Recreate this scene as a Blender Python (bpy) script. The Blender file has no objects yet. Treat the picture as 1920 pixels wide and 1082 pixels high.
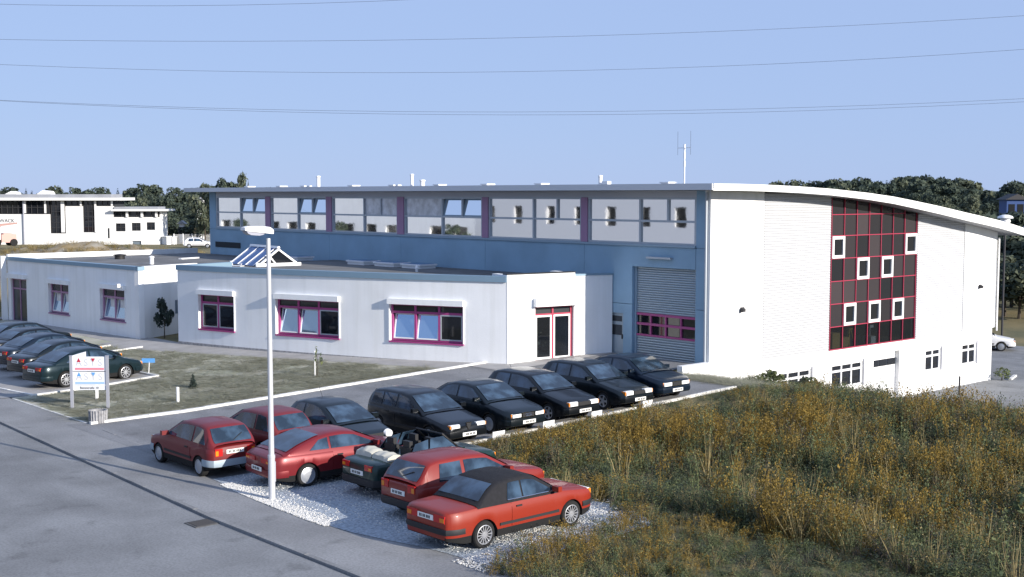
import bpy, bmesh, math, random
from mathutils import Vector, Matrix, noise
R = math.radians
rnd = random.Random(7)
SC = bpy.context.scene
COL = SC.collection

# ------------------------------------------------------------------ camera, sky, sun, exposure
cam_d = bpy.data.cameras.new('camera')
cam = bpy.data.objects.new('camera', cam_d); COL.objects.link(cam)
cam_d.sensor_width = 36.0
cam_d.lens = 2344.0/1920.0*36.0
cam_d.clip_end = 5000
cam.location = (0, 0, 7.5)
YAW, PITCH = R(48.305), R(4.277)
fw = Vector((math.cos(YAW)*math.cos(PITCH), math.sin(YAW)*math.cos(PITCH), -math.sin(PITCH)))
cam.rotation_euler = fw.to_track_quat('-Z', 'Y').to_euler()
SC.camera = cam

SUN_EL = 19.0
SUN_H = Vector((0.198, -0.98, 0)).normalized()
S = Vector((SUN_H.x*math.cos(R(SUN_EL)), SUN_H.y*math.cos(R(SUN_EL)), math.sin(R(SUN_EL))))
world = bpy.data.worlds.new('World'); SC.world = world; world.use_nodes = True
nt = world.node_tree; nt.nodes.clear()
sky = nt.nodes.new('ShaderNodeTexSky'); sky.sky_type = 'NISHITA'; sky.sun_disc = False
sky.sun_elevation = R(SUN_EL); sky.sun_rotation = math.atan2(SUN_H.x, SUN_H.y)
sky.altitude = 400; sky.air_density = 1.0; sky.dust_density = 0.2; sky.ozone_density = 3.0
bg = nt.nodes.new('ShaderNodeBackground'); bg.inputs['Strength'].default_value = 0.13
out = nt.nodes.new('ShaderNodeOutputWorld')
mixc = nt.nodes.new('ShaderNodeMix'); mixc.data_type = 'RGBA'; mixc.inputs[0].default_value = 0.92      # the even, slightly violet blue of the photograph's sky
mixc.inputs[7].default_value = (2.12, 2.86, 4.62, 1)
nt.links.new(sky.outputs[0], mixc.inputs[6]); nt.links.new(mixc.outputs[2], bg.inputs['Color']); nt.links.new(bg.outputs[0], out.inputs['Surface'])
sun_d = bpy.data.lights.new('sun', 'SUN'); sun_d.energy = 5.0; sun_d.angle = R(0.5); sun_d.color = (1.0, 0.93, 0.84)
sun = bpy.data.objects.new('sun', sun_d); COL.objects.link(sun)
sun.rotation_euler = S.to_track_quat('Z', 'Y').to_euler(); sun.location = (0, -40, 60)
SC.view_settings.view_transform = 'Standard'; SC.view_settings.look = 'None'
SC.view_settings.gamma = 1; SC.view_settings.use_curve_mapping = False
SC.view_settings.exposure = 0.5

# ------------------------------------------------------------------ materials
MATS = {}
def mat(name, col, rough=0.7, metal=0.0, var=0.0, scale=4.0, col2=None, bump=0.0, bscale=40.0, coat=0.0, ior=1.45, spec=0.5, lo=0.35, hi=0.65, detail=6):
    m = bpy.data.materials.new(name); m.use_nodes = True
    t = m.node_tree; b = t.nodes['Principled BSDF']
    b.inputs['Roughness'].default_value = rough; b.inputs['Metallic'].default_value = metal
    b.inputs['IOR'].default_value = ior; b.inputs['Coat Weight'].default_value = coat; b.inputs['Coat Roughness'].default_value = 0.04
    b.inputs['Specular IOR Level'].default_value = spec
    c = (*col, 1)
    b.inputs['Base Color'].default_value = c
    if var > 0 or col2 or bump > 0:
        tc = t.nodes.new('ShaderNodeTexCoord')
    if var > 0 or col2:
        n = t.nodes.new('ShaderNodeTexNoise'); n.inputs['Scale'].default_value = scale; n.inputs['Detail'].default_value = detail
        t.links.new(tc.outputs['Object'], n.inputs['Vector'])
        r = t.nodes.new('ShaderNodeValToRGB')
        r.color_ramp.elements[0].position = lo; r.color_ramp.elements[1].position = hi
        a = col2 if col2 else tuple(x*(1-var) for x in col)
        z = col if col2 else tuple(min(1, x*(1+var)) for x in col)
        r.color_ramp.elements[0].color = (*a, 1); r.color_ramp.elements[1].color = (*z, 1)
        t.links.new(n.outputs['Fac'], r.inputs['Fac']); t.links.new(r.outputs['Color'], b.inputs['Base Color'])
    if bump > 0:
        n2 = t.nodes.new('ShaderNodeTexNoise'); n2.inputs['Scale'].default_value = bscale; n2.inputs['Detail'].default_value = 4
        t.links.new(tc.outputs['Object'], n2.inputs['Vector'])
        bp = t.nodes.new('ShaderNodeBump'); bp.inputs['Strength'].default_value = bump; bp.inputs['Distance'].default_value = 0.05
        t.links.new(n2.outputs['Fac'], bp.inputs['Height']); t.links.new(bp.outputs['Normal'], b.inputs['Normal'])
    MATS[name] = m
    return m
def foliage(name, dark, light, trans=0.3, rough=0.75):
    m = bpy.data.materials.new(name); m.use_nodes = True
    t = m.node_tree; b = t.nodes['Principled BSDF']; b.inputs['Roughness'].default_value = rough
    b.inputs['Specular IOR Level'].default_value = 0.15
    g = t.nodes.new('ShaderNodeNewGeometry'); oi = t.nodes.new('ShaderNodeObjectInfo')
    ad = t.nodes.new('ShaderNodeMath'); ad.operation = 'ADD'
    fr = t.nodes.new('ShaderNodeMath'); fr.operation = 'FRACT'
    t.links.new(g.outputs['Random Per Island'], ad.inputs[0]); t.links.new(oi.outputs['Random'], ad.inputs[1]); t.links.new(ad.outputs[0], fr.inputs[0])
    r = t.nodes.new('ShaderNodeValToRGB')
    r.color_ramp.elements[0].color = (*dark, 1); r.color_ramp.elements[1].color = (*light, 1)
    t.links.new(fr.outputs[0], r.inputs['Fac']); t.links.new(r.outputs['Color'], b.inputs['Base Color'])
    tl = t.nodes.new('ShaderNodeBsdfTranslucent'); t.links.new(r.outputs['Color'], tl.inputs['Color'])
    mx = t.nodes.new('ShaderNodeMixShader'); mx.inputs[0].default_value = trans
    t.links.new(b.outputs[0], mx.inputs[1]); t.links.new(tl.outputs[0], mx.inputs[2])
    t.links.new(mx.outputs[0], t.nodes['Material Output'].inputs['Surface'])
    MATS[name] = m
    return m
def clear_glass(name, tint, see, rough=0.02, ior=1.6):
    m = bpy.data.materials.new(name); m.use_nodes = True
    t = m.node_tree; b = t.nodes['Principled BSDF']
    b.inputs['Base Color'].default_value = (*tint, 1); b.inputs['Roughness'].default_value = rough; b.inputs['IOR'].default_value = ior
    tr = t.nodes.new('ShaderNodeBsdfTransparent'); tr.inputs['Color'].default_value = (.8, .86, .9, 1)
    mx = t.nodes.new('ShaderNodeMixShader'); mx.inputs[0].default_value = see
    t.links.new(b.outputs[0], mx.inputs[1]); t.links.new(tr.outputs[0], mx.inputs[2])
    t.links.new(mx.outputs[0], t.nodes['Material Output'].inputs['Surface'])
    MATS[name] = m
    return m

M = MATS
def ground_mat(name, col):
    """asphalt: fine aggregate, broad wear, a few darker stains"""
    m = mat(name, col, .92, 0, .16, .45, None, .25, 70); t = m.node_tree; b = t.nodes['Principled BSDF']
    tc = [n for n in t.nodes if n.type == 'TEX_COORD'][0]; src = b.inputs['Base Color'].links[0].from_socket
    def layer(src, scale, detail, lo, hi, k, sx=1.0):
        n = t.nodes.new('ShaderNodeTexNoise'); n.inputs['Scale'].default_value = scale; n.inputs['Detail'].default_value = detail
        mp = t.nodes.new('ShaderNodeMapping'); mp.inputs['Scale'].default_value = (1, sx, 1); t.links.new(tc.outputs['Object'], mp.inputs['Vector']); t.links.new(mp.outputs[0], n.inputs['Vector'])
        r = t.nodes.new('ShaderNodeValToRGB'); r.color_ramp.elements[0].position = lo; r.color_ramp.elements[1].position = hi
        r.color_ramp.elements[0].color = (k, k, k, 1); r.color_ramp.elements[1].color = (1, 1, 1, 1); t.links.new(n.outputs['Fac'], r.inputs['Fac'])
        mx = t.nodes.new('ShaderNodeMix'); mx.data_type = 'RGBA'; mx.blend_type = 'MULTIPLY'; mx.inputs[0].default_value = 1
        t.links.new(src, mx.inputs[6]); t.links.new(r.outputs['Color'], mx.inputs[7]); return mx.outputs[2]
    src = layer(src, 18, 3, .35, .6, .78); src = layer(src, 1.1, 5, .28, .40, .72); src = layer(src, .9, 4, .34, .5, .85, .08)
    t.links.new(src, b.inputs['Base Color'])
def streaked(name, col):
    m = mat(name, col, .9, 0, .03, .7, None, .12, 25); t = m.node_tree; b = t.nodes['Principled BSDF']
    tc = [n for n in t.nodes if n.type == 'TEX_COORD'][0]; src = b.inputs['Base Color'].links[0].from_socket
    n = t.nodes.new('ShaderNodeTexNoise'); n.inputs['Scale'].default_value = 1.6; n.inputs['Detail'].default_value = 6
    mp = t.nodes.new('ShaderNodeMapping'); mp.inputs['Scale'].default_value = (1.6, 1.6, .10); t.links.new(tc.outputs['Object'], mp.inputs['Vector']); t.links.new(mp.outputs[0], n.inputs['Vector'])
    r = t.nodes.new('ShaderNodeValToRGB'); r.color_ramp.elements[0].position = .32; r.color_ramp.elements[1].position = .52
    r.color_ramp.elements[0].color = (.93, .93, .92, 1); r.color_ramp.elements[1].color = (1, 1, 1, 1); t.links.new(n.outputs['Fac'], r.inputs['Fac'])
    mx = t.nodes.new('ShaderNodeMix'); mx.data_type = 'RGBA'; mx.blend_type = 'MULTIPLY'; mx.inputs[0].default_value = 1
    t.links.new(src, mx.inputs[6]); t.links.new(r.outputs['Color'], mx.inputs[7]); t.links.new(mx.outputs[2], b.inputs['Base Color'])
def pane_random(name, a, z, ior=1.5):
    m = mat(name, a, .05, 0, ior=ior); t = m.node_tree; oi = t.nodes.new('ShaderNodeObjectInfo'); r = t.nodes.new('ShaderNodeValToRGB')
    r.color_ramp.elements[0].color = (*a, 1); r.color_ramp.elements[1].color = (*z, 1); t.links.new(oi.outputs['Random'], r.inputs['Fac']); t.links.new(r.outputs['Color'], t.nodes['Principled BSDF'].inputs['Base Color'])
mat('ground_dry', (.20, .16, .075), .95, 0, 0, .35, (.10, .10, .05), .4, 8)
mat('field_earth', (.29, .265, .22), .95, 0, 0, .6, (.22, .155, .06), .8, 2.5)
ground_mat('asphalt', (.235, .24, .245))
ground_mat('sidewalk', (.26, .262, .265))
ground_mat('drive', (.215, .218, .225))
mat('paving', (.33, .32, .31), .9, 0, .1, 1.5, None, .15, 30)
mat('lawn', (.34, .345, .26), .95, 0, 0, .55, (.45, .43, .36), .15, 25, lo=.40, hi=.62)
mat('gravel', (.33, .37, .41), .95, 0, .3, 14, None, .9, 18, detail=8)
mat('pebble', (.58, .57, .54), .9, 0, .45, 1.2)
mat('kerb', (.66, .65, .62), .85, 0, .15, 6)
mat('gutter', (.09, .09, .09), .9, 0, .2, 5)
streaked('render_white', (.82, .82, .81))
streaked('office_white', (.84, .85, .85))
mat('cladding_white', (.47, .48, .50), .55, 0, .03, 1.2)
mat('concrete', (.26, .40, .52), .8, 0, .10, .5, None, .1, 20)
mat('core_dark', (.03, .035, .04), .9)
mat('trim_blue', (.28, .38, .46), .5, .1)
mat('alu', (.42, .46, .5), .45, .3)
mat('white_paint', (.8, .8, .8), .5)
mat('fascia_white', (.8, .8, .78), .5)
mat('fascia_grey', (.62, .63, .65), .6)
mat('header_grey', (.5, .51, .54), .7)
mat('mauve', (.36, .20, .32), .5)
mat('magenta', (.36, .055, .20), .45)
mat('red_frame', (.38, .035, .075), .5)
mat('roofing', (.15, .15, .15), .95, 0, .25, .5, None, .2, 20)
mat('hall_roofing', (.30, .31, .33), .7, .2, .1, .6)
mat('coping_blue', (.22, .33, .42), .5, .2)
mat('rib_grey', (.33, .40, .45), .5, .2)
mat('door_grey', (.16, .20, .24), .5)
mat('pane_dark', (.012, .014, .018), .04, 0, ior=1.55)
pane_random('pane_wall', (.012, .014, .018), (.055, .045, .05))  # lighter reflections put into the colour as a random tint per pane
mat('pane_dim', (.05, .055, .06), .15, 0, ior=1.5)
mat('curtain', (.62, .62, .62), .9, 0, .15, 3)
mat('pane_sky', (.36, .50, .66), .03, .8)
mat('curtain_glass', (.60, .62, .66), .12, 0, .25, 2.2, ior=1.6)
mat('ochre_card', (.55, .36, .12), .8)
mat('yellow_paint', (.65, .42, .03), .5)
clear_glass('pane_clear', (.012, .014, .018), .55)
mir = mat('pane_mirror', (.86, .87, .88), .025, 1.0, bump=.022, bscale=.9)
mat('skyglass', (.03, .11, .30), .12, 0, ior=1.35)
mat('tyre', (.012, .012, .012), .85)
mat('rim', (.62, .63, .65), .3, .7)
mat('hubcap', (.4, .42, .45), .35, .5)
mat('car_under', (.008, .008, .008), .9)
mat('car_glass', (.045, .082, .13), .02, 0, 0, 1.9, (.010, .020, .034), ior=1.8, lo=.44, hi=.64, detail=3)  # blue blotches painted in for reflections and the seats behind the glass
mat('car_trim', (.018, .018, .02), .6)
mat('chrome', (.7, .7, .72), .12, 1)
mat('lamp_glass', (.88, .88, .86), .25, 0)  # headlights: the sun's glint is put into a plain white colour
mat('lamp_red', (.45, .02, .02), .15)
mat('lamp_orange', (.7, .22, .02), .2)
mat('plate_white', (.82, .82, .78), .4)
mat('plate_ink', (.03, .03, .035), .6)
mat('fabric_black', (.010, .010, .013), .85, 0, .2, 12, None, .2, 60)
mat('cream', (.52, .50, .42), .8)
mat('galv', (.62, .63, .65), .45, .4)
mat('lamp_white', (.82, .82, .82), .4)
mat('lens', (.35, .36, .42), .15, 0, ior=1.5)
mat('sign_panel', (.72, .74, .78), .5)
mat('sign_post', (.40, .41, .46), .4, .3)
mat('letter_grey', (.50, .51, .54), .6)
mat('sign_red', (.42, .02, .05), .5)
mat('sign_pink', (.62, .22, .27), .5)
mat('sign_blue', (.10, .30, .62), .5)
mat('sign_pale_blue', (.30, .45, .78), .5)
mat('ink', (.015, .015, .02), .6)
mat('stone', (.30, .30, .31), .9, 0, .25, 8, None, .4, 40)
mat('wood_grey', (.42, .44, .46), .8)
mat('wire', (.10, .12, .16), .5, .2)
mat('bark', (.07, .055, .04), .9)
mat('iron', (.05, .05, .055), .7, .4)
mat('blue_sheet', (.02, .06, .20), .6)
mat('redwhite', (.55, .33, .28), .6)
foliage('leaf_forest', (.042, .060, .054), (.105, .13, .09))
foliage('leaf_forest_pale', (.075, .095, .075), (.16, .175, .11))
foliage('leaf_conifer', (.026, .040, .038), (.062, .082, .066), .15)
foliage('weed_dark', (.040, .056, .046), (.12, .145, .085), .3)
foliage('weed_green', (.075, .105, .058), (.21, .235, .105), .35)
foliage('weed_ochre', (.13, .092, .026), (.37, .25, .06), .35)
foliage('weed_tan', (.22, .175, .08), (.42, .34, .17), .35)
foliage('weed_brown', (.06, .055, .055), (.17, .14, .11), .2)
foliage('cream_leaf', (.35, .42, .28), (.75, .76, .66), .3)
foliage('grass_blade', (.32, .33, .24), (.47, .45, .36), .5)

# ------------------------------------------------------------------ mesh helpers
class MB:
    def __init__(s): s.v = []; s.f = []; s.mi = []
    def add(s, vs, fs, mi=0):
        o = len(s.v); s.v += [tuple(v) for v in vs]; s.f += [tuple(i+o for i in f) for f in fs]; s.mi += [mi]*len(fs)
    def box(s, x0, x1, y0, y1, z0, z1, mi=0, fn=None):
        vs = [(x, y, z) for x in (x0, x1) for y in (y0, y1) for z in (z0, z1)]
        if fn: vs = [fn(*v) for v in vs]
        s.add(vs, [(0, 1, 3, 2), (4, 6, 7, 5), (0, 4, 5, 1), (2, 3, 7, 6), (0, 2, 6, 4), (1, 5, 7, 3)], mi)
    def quad(s, a, b, c, d, mi=0): s.add([a, b, c, d], [(0, 1, 2, 3)], mi)
    def prism(s, poly, d0, d1, fn, mi=0):          # poly of (u, z), extruded from depth d0 to d1
        n = len(poly)
        vs = [fn(u, z, d0) for u, z in poly] + [fn(u, z, d1) for u, z in poly]
        fs = [tuple(range(n-1, -1, -1)), tuple(range(n, 2*n))] + [(i, (i+1) % n, n+(i+1) % n, n+i) for i in range(n)]
        s.add(vs, fs, mi)
    def tube(s, pts, r, n=8, mi=0, r1=None, caps=True):
        pts = [Vector(p) for p in pts]; k = len(pts); vs = []
        for i, p in enumerate(pts):
            t = (pts[min(i+1, k-1)]-pts[max(i-1, 0)]).normalized()
            a = t.orthogonal().normalized() if abs(t.z) < .99 else Vector((1, 0, 0)); b = t.cross(a).normalized(); a = b.cross(t)
            q = r if r1 is None else r+(r1-r)*i/(k-1)
            for j in range(n):
                an = 2*math.pi*j/n; vs.append(p+a*(q*math.cos(an))+b*(q*math.sin(an)))
        fs = [(i*n+j, i*n+(j+1) % n, (i+1)*n+(j+1) % n, (i+1)*n+j) for i in range(k-1) for j in range(n)]
        if caps: fs += [tuple(range(n-1, -1, -1)), tuple(range((k-1)*n, k*n))]
        s.add(vs, fs, mi)
    def lathe(s, prof, n, fn=lambda r, a, h: (r*math.cos(a), r*math.sin(a), h), mi=0):
        k = len(prof); vs = [fn(r, 2*math.pi*j/n, h) for r, h in prof for j in range(n)]
        s.add(vs, [(i*n+j, i*n+(j+1) % n, (i+1)*n+(j+1) % n, (i+1)*n+j) for i in range(k-1) for j in range(n)], mi)
    def mesh(s, name, mats, smooth=None, fix=True):
        me = bpy.data.meshes.new(name); me.from_pydata(s.v, [], s.f)
        for m in (mats if isinstance(mats, (list, tuple)) else [mats]): me.materials.append(MATS[m])
        me.polygons.foreach_set('material_index', s.mi)
        if fix:
            bm = bmesh.new(); bm.from_mesh(me); bmesh.ops.recalc_face_normals(bm, faces=bm.faces); bm.to_mesh(me); bm.free()
        if smooth is not None:
            me.polygons.foreach_set('use_smooth', [True]*len(me.polygons)); me.set_sharp_from_angle(angle=R(smooth))
        me.update(); return me
    def obj(s, name, mats, parent=None, smooth=None, loc=None, fix=True):
        o = bpy.data.objects.new(name, s.mesh(name, mats, smooth, fix)); COL.objects.link(o)
        if parent: o.parent = parent
        if loc: o.location = loc
        return o
def inst(name, me, parent=None, loc=(0, 0, 0), rot=(0, 0, 0), sc=(1, 1, 1)):
    o = bpy.data.objects.new(name, me); COL.objects.link(o); o.location = loc; o.rotation_euler = rot; o.scale = sc
    if parent: o.parent = parent
    return o
def empty(name, loc=(0, 0, 0), rz=0.0):
    o = bpy.data.objects.new(name, None); COL.objects.link(o); o.location = loc; o.rotation_euler = (0, 0, rz); o.empty_display_size = .3
    return o
def tag(o, label, cat, group=None):
    o['label'] = label; o['category'] = cat
    if group: o['group'] = group
    return o
def structure(o): o['kind'] = 'structure'; return o
def stuff(o): o['kind'] = 'stuff'; return o
def dup(root, loc, rz, label, group=None, sc=None):
    r = root.copy(); COL.objects.link(r); r.location = loc; r.rotation_euler = (0, 0, rz); r['label'] = label
    if sc: r.scale = sc
    if group: r['group'] = group
    for ch in list(root.children):
        c = ch.copy(); COL.objects.link(c); c.parent = r
        for gch in list(ch.children):
            d = gch.copy(); COL.objects.link(d); d.parent = c
    return r
def text(name, s, size, loc, tx, tz, m, parent=None, ext=.004):
    cu = bpy.data.curves.new(name, 'FONT'); cu.body = s; cu.size = size; cu.extrude = ext; cu.align_x = 'CENTER'
    cu.materials.append(MATS[m])
    o = bpy.data.objects.new(name, cu); COL.objects.link(o)
    tx = Vector(tx).normalized(); tz = Vector(tz); n = tx.cross(tz)
    o.matrix_basis = Matrix((( tx.x, tz.x, n.x, loc[0]), (tx.y, tz.y, n.y, loc[1]), (tx.z, tz.z, n.z, loc[2]), (0, 0, 0, 1)))
    dg = bpy.context.evaluated_depsgraph_get(); me = bpy.data.meshes.new_from_object(o.evaluated_get(dg)); mx = o.matrix_basis.copy()
    bpy.data.objects.remove(o); o = bpy.data.objects.new(name, me); COL.objects.link(o); o.matrix_basis = mx
    if not len(me.materials): me.materials.append(MATS[m])
    if parent: o.parent = parent
    return o

# ------------------------------------------------------------------ terrain
def smooth(a, b, x):
    t = max(0., min(1., (x-a)/(b-a))); return t*t*(3-2*t)
def zt(x): return .031*max(0., min(19.5, x-20))
LOW = -2.32
def road_x(y): return 13.85+(.05*(y-26) if y > 26 else 0)
def terr(x, y):
    if x < road_x(y)-.05: return -.04
    z = zt(x)
    if y > 76: z = z*(1-smooth(76, 90, y))+.2*smooth(76, 90, y)
    if x > 36 and y < 120:
        f = (1-smooth(31.9, 32.6, y) if x < 39.58 else 1-smooth(32.38, 46, y)) if x < 63 else 1-smooth(60, 110, y)
        s = smooth(35.6, 48.5, x)
        z = z*(1-s*f)+LOW*s*f
    if x > 20.9 and y < 28: z -= .6*(1-smooth(21, 27.6, y))*smooth(21, 26, x)
    if x > 78 and y < 120: z += smooth(78, 100, x)*1.2
    return z
def grid_sheet(xs, ys, fz, name, m, parent=None):
    mb = MB(); n = len(ys)
    vs = [(x, y, fz(x, y)) for x in xs for y in ys]
    fs = [(i*n+j, (i+1)*n+j, (i+1)*n+j+1, i*n+j+1) for i in range(len(xs)-1) for j in range(n-1)]
    mb.add(vs, fs); return mb.obj(name, m, parent, smooth=60)
xs = [-2500, -900, -300, -100, -40, -10, 4, 13.79, 13.81]+[14+.5*i for i in range(101)]+[66+2*i for i in range(30)]+[130, 170, 260, 500, 1200, 3000]
ys = [-2500, -800, -250, -80, -30, -10, 0]+[2+1.*i for i in range(80)]+[84+4*i for i in range(14)]+[150, 180, 260, 420, 900, 3000]
structure(grid_sheet(xs, ys, lambda x, y: (terr(x, y) if x > 16.3 else -.12)-.02, 'ground', 'ground_dry'))
def sheet(name, m, xl, xr, y0, y1, off, nx=None, step=1.0):
    """strip between x = xl(y) and xr(y), a little above the ground"""
    L = xl if callable(xl) else (lambda y: xl)
    Rr = xr if callable(xr) else (lambda y: xr)
    ny = max(2, int((y1-y0)/step)+1); mb = MB(); cols = []
    W = max(abs(Rr(y0)-L(y0)), abs(Rr(y1)-L(y1))); nx = nx or max(2, int(W/.5)+1)
    for j in range(ny):
        y = y0+(y1-y0)*j/(ny-1)
        for i in range(nx):
            x = L(y)+(Rr(y)-L(y))*i/(nx-1); cols.append((x, y, (-.04 if x < road_x(y)-.05 else terr(max(x, 13.85), y))+off))
    mb.add(cols, [(j*nx+i, j*nx+i+1, (j+1)*nx+i+1, (j+1)*nx+i) for j in range(ny-1) for i in range(nx-1)])
    return mb.obj(name, m, smooth=60)
structure(sheet('road', 'asphalt', 3.0, lambda y: road_x(y)-.06, -40, 220, -.008, nx=3, step=3))
structure(sheet('pavement', 'sidewalk', lambda y: min(16.2, road_x(y)+.07), 16.6, -40, 70, .004, nx=5, step=1))
structure(sheet('drive', 'drive', 16.0, 39.5, 32.62, 39.9, .008, step=.5)); structure(sheet('parking_bays', 'drive', 16.0, 36.6, 28.4, 32.6, .008, step=.5))
structure(sheet('gravel_lot', 'gravel', lambda y: 15.72-.25*math.sin((y-19)*.31)+.45*(1-smooth(20, 23.5, y)), lambda y: 21.3+.3*math.sin(y*1.3), 18.7, 29.6, .014, step=.4))
ox = lambda y: 34.34-(y-38.89)*.358 if y < 56.08 else 28.0
structure(sheet('lawn', 'lawn', 16.68, lambda y: ox(y)-2.1-.02*(y-40), 39.95, 59.2, .012, step=.5))
structure(sheet('lawn_strip', 'lawn', 24.6, 26.3, 59.2, 74, .012, step=1))
structure(sheet('footpath', 'paving', lambda y: ox(y)-2.1-.02*(y-40), lambda y: ox(y)+.4, 39.95, 59.4, .016, step=.5))
structure(sheet('footpath', 'paving', 26.3, 28.2, 59.4, 76, .016, step=1))
structure(sheet('entrance_pavement', 'paving', 33.0, 39.5, 37.6, 40.2, .016, step=.5))
stall = sheet('parking_stalls', 'paving', 17.2, lambda y: 22.9+(y-47.5)*.12, 46.9, 66, .020, step=.5); structure(stall)
structure(sheet('stall_entrance', 'sidewalk', 16.3, 17.3, 46.6, 66, .024, step=1))
structure(sheet('yard', 'asphalt', 52.0, 78.5, 20, 60, .004, step=2))
# strip of yard under the end wall is part of the same sheet; kerbs
def kerb_run(name, p0, p1, w=.12, h=.10, m='kerb', piece=1.0, off=0.0):
    p0 = Vector(p0); p1 = Vector(p1); L = (p1-p0).length; t = (p1-p0)/L; n = Vector((-t.y, t.x))
    root = structure(empty(name, (p0.x, p0.y, 0))); k = max(1, round(L/piece)); st = L/k
    for i in range(k):
        a = p0+t*(i*st+.006); b = p0+t*((i+1)*st-.006); mb = MB()
        vs = []
        j = rnd.uniform(-.006, .006)
        for q in (a, b):
            z = (0 if q.x < 15.9 else terr(q.x, q.y))+off
            for d in (-w/2, w/2):
                for zz in (z-.05, z+h+j): vs.append((q.x+n.x*d-p0.x, q.y+n.y*d-p0.y, zz))
        mb.add(vs, [(0, 1, 3, 2), (4, 6, 7, 5), (0, 4, 5, 1), (2, 3, 7, 6), (0, 2, 6, 4), (1, 5, 7, 3)])
        mb.obj('kerb_stone', m, root)
    return root
kerb_run('kerb', (16.62, 39.45), (34.0, 39.78), .15, .09)
kerb_run('kerb', (21.6, 28.25), (36.2, 28.35), .11, .07)
kerb_run('kerb', (13.86, 9), (13.86, 26), .12, .015, 'sidewalk', 1.0); kerb_run('kerb', (13.86, 26), (15.16, 52), .12, .015, 'sidewalk', 1.0)
kerb_run('kerb', (16.63, 39.7), (16.65, 46.4), .08, .02, 'kerb', 1.0)
kerb_run('kerb', (16.2, 32.0), (16.6, 39.3), .08, .012, 'sidewalk', 1.0)
kerb_run('kerb', (17.3, 46.4), (22.9, 47.45), .12, .08)
kerb_run('kerb', (22.9, 47.45), (22.75, 49.4), .12, .08)
kerb_run('kerb', (16.9, 50.2), (17.5, 46.4), .12, .06)
kerb_run('kerb', (23.6, 55.9), (26.4, 56.3), .12, .08)
kerb_run('kerb', (23.6, 57.7), (25.6, 58.1), .12, .08)
kerb_run('kerb', (63.6, 31.6), (65.2, 32.1), .16, .1)

# ------------------------------------------------------------------ walls with openings
def wall(name, fn, u0, u1, z0, z1, openings, m, parent, th=.28, du=1.2, reveal=True, top=True):
    """front skin, reveals and ends of a wall; fn(u, z, d) maps to the world, d is outward"""
    us = {u0, u1}; zs = {z0, z1}
    for a, b, c, d in openings: us |= {a, b}; zs |= {c, d}
    us = sorted(us); zs = sorted(zs); uu = []
    for a, b in zip(us, us[1:]):
        k = max(1, math.ceil((b-a)/du)); uu += [a+(b-a)*i/k for i in range(k)]
    uu.append(us[-1]); mb = MB()
    for a, b in zip(uu, uu[1:]):
        for c, d in zip(zs, zs[1:]):
            mu, mz = (a+b)/2, (c+d)/2
            if any(o[0] < mu < o[1] and o[2] < mz < o[3] for o in openings): continue
            mb.quad(fn(a, c, 0), fn(b, c, 0), fn(b, d, 0), fn(a, d, 0))
            mb.quad(fn(a, c, -th), fn(a, d, -th), fn(b, d, -th), fn(b, c, -th))
    for a, b, c, d in openings:
        for p, q in (((a, c), (a, d)), ((b, c), (b, d)), ((a, d), (b, d)), ((a, c), (b, c))):
            mb.quad(fn(p[0], p[1], 0), fn(q[0], q[1], 0), fn(q[0], q[1], -th), fn(p[0], p[1], -th))
    for a, b in zip(uu, uu[1:]): mb.quad(fn(a, z1, 0), fn(b, z1, 0), fn(b, z1, -th), fn(a, z1, -th))
    for u in (u0, u1): mb.quad(fn(u, z0, 0), fn(u, z1, 0), fn(u, z1, -th), fn(u, z0, -th))
    return mb.obj(name, m, parent, fix=False)
def bar(fn, u0, u1, z0, z1, d0, d1, mb, mi=0, du=99):
    k = max(1, math.ceil((u1-u0)/du))
    for i in range(k):
        a = u0+(u1-u0)*i/k; b = u0+(u1-u0)*(i+1)/k
        vs = [fn(u, z, d) for u in (a, b) for z in (z0, z1) for d in (d0, d1)]
        mb.add(vs, [(0, 1, 3, 2), (4, 6, 7, 5), (0, 4, 5, 1), (2, 3, 7, 6), (0, 2, 6, 4), (1, 5, 7, 3)], mi)
def tilted(fn, u0, u1, z0, z1, d, tilt):
    """same frame but swung inward at the top about its lower edge"""
    def f(u, z, e): return fn(u, z0+(z-z0)*math.cos(tilt), d+e-(z-z0)*math.sin(tilt))
    return f

# ------------------------------------------------------------------ production hall
HX, HY = 39.57, 32.37
hall = tag(empty('production_hall', (HX, HY, 0)), 'large two storey white and blue hall with curved roof and magenta framed window wall', 'hall')
def HL(u, z, d): return (-d, (74.05-HY)-u, z)          # street side, u runs from the far end to the near corner
def HR(u, z, d): return (u, -d, z)                      # sunlit end wall
yu = lambda Y: 74.05-Y
TOP = [(38.46, 7.93), (40, 7.93), (42, 7.90), (44.2, 7.84), (46.5, 7.75), (49.3, 7.58), (51.4, 7.41), (53.4, 7.19), (55.7, 6.92), (58, 6.62), (59.7, 6.41), (61.4, 6.19), (63, 5.94), (64.4, 5.70)]
def zroof(x):
    for (a, p), (b, q) in zip(TOP, TOP[1:]):
        if a <= x <= b: return p+(q-p)*(x-a)/(b-a)
    return TOP[0][1] if x < TOP[0][0] else TOP[-1][1]
def thick(x): return .24+.12*smooth(44, 60, x)
zsof = lambda x: zroof(x)-thick(x)
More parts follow.
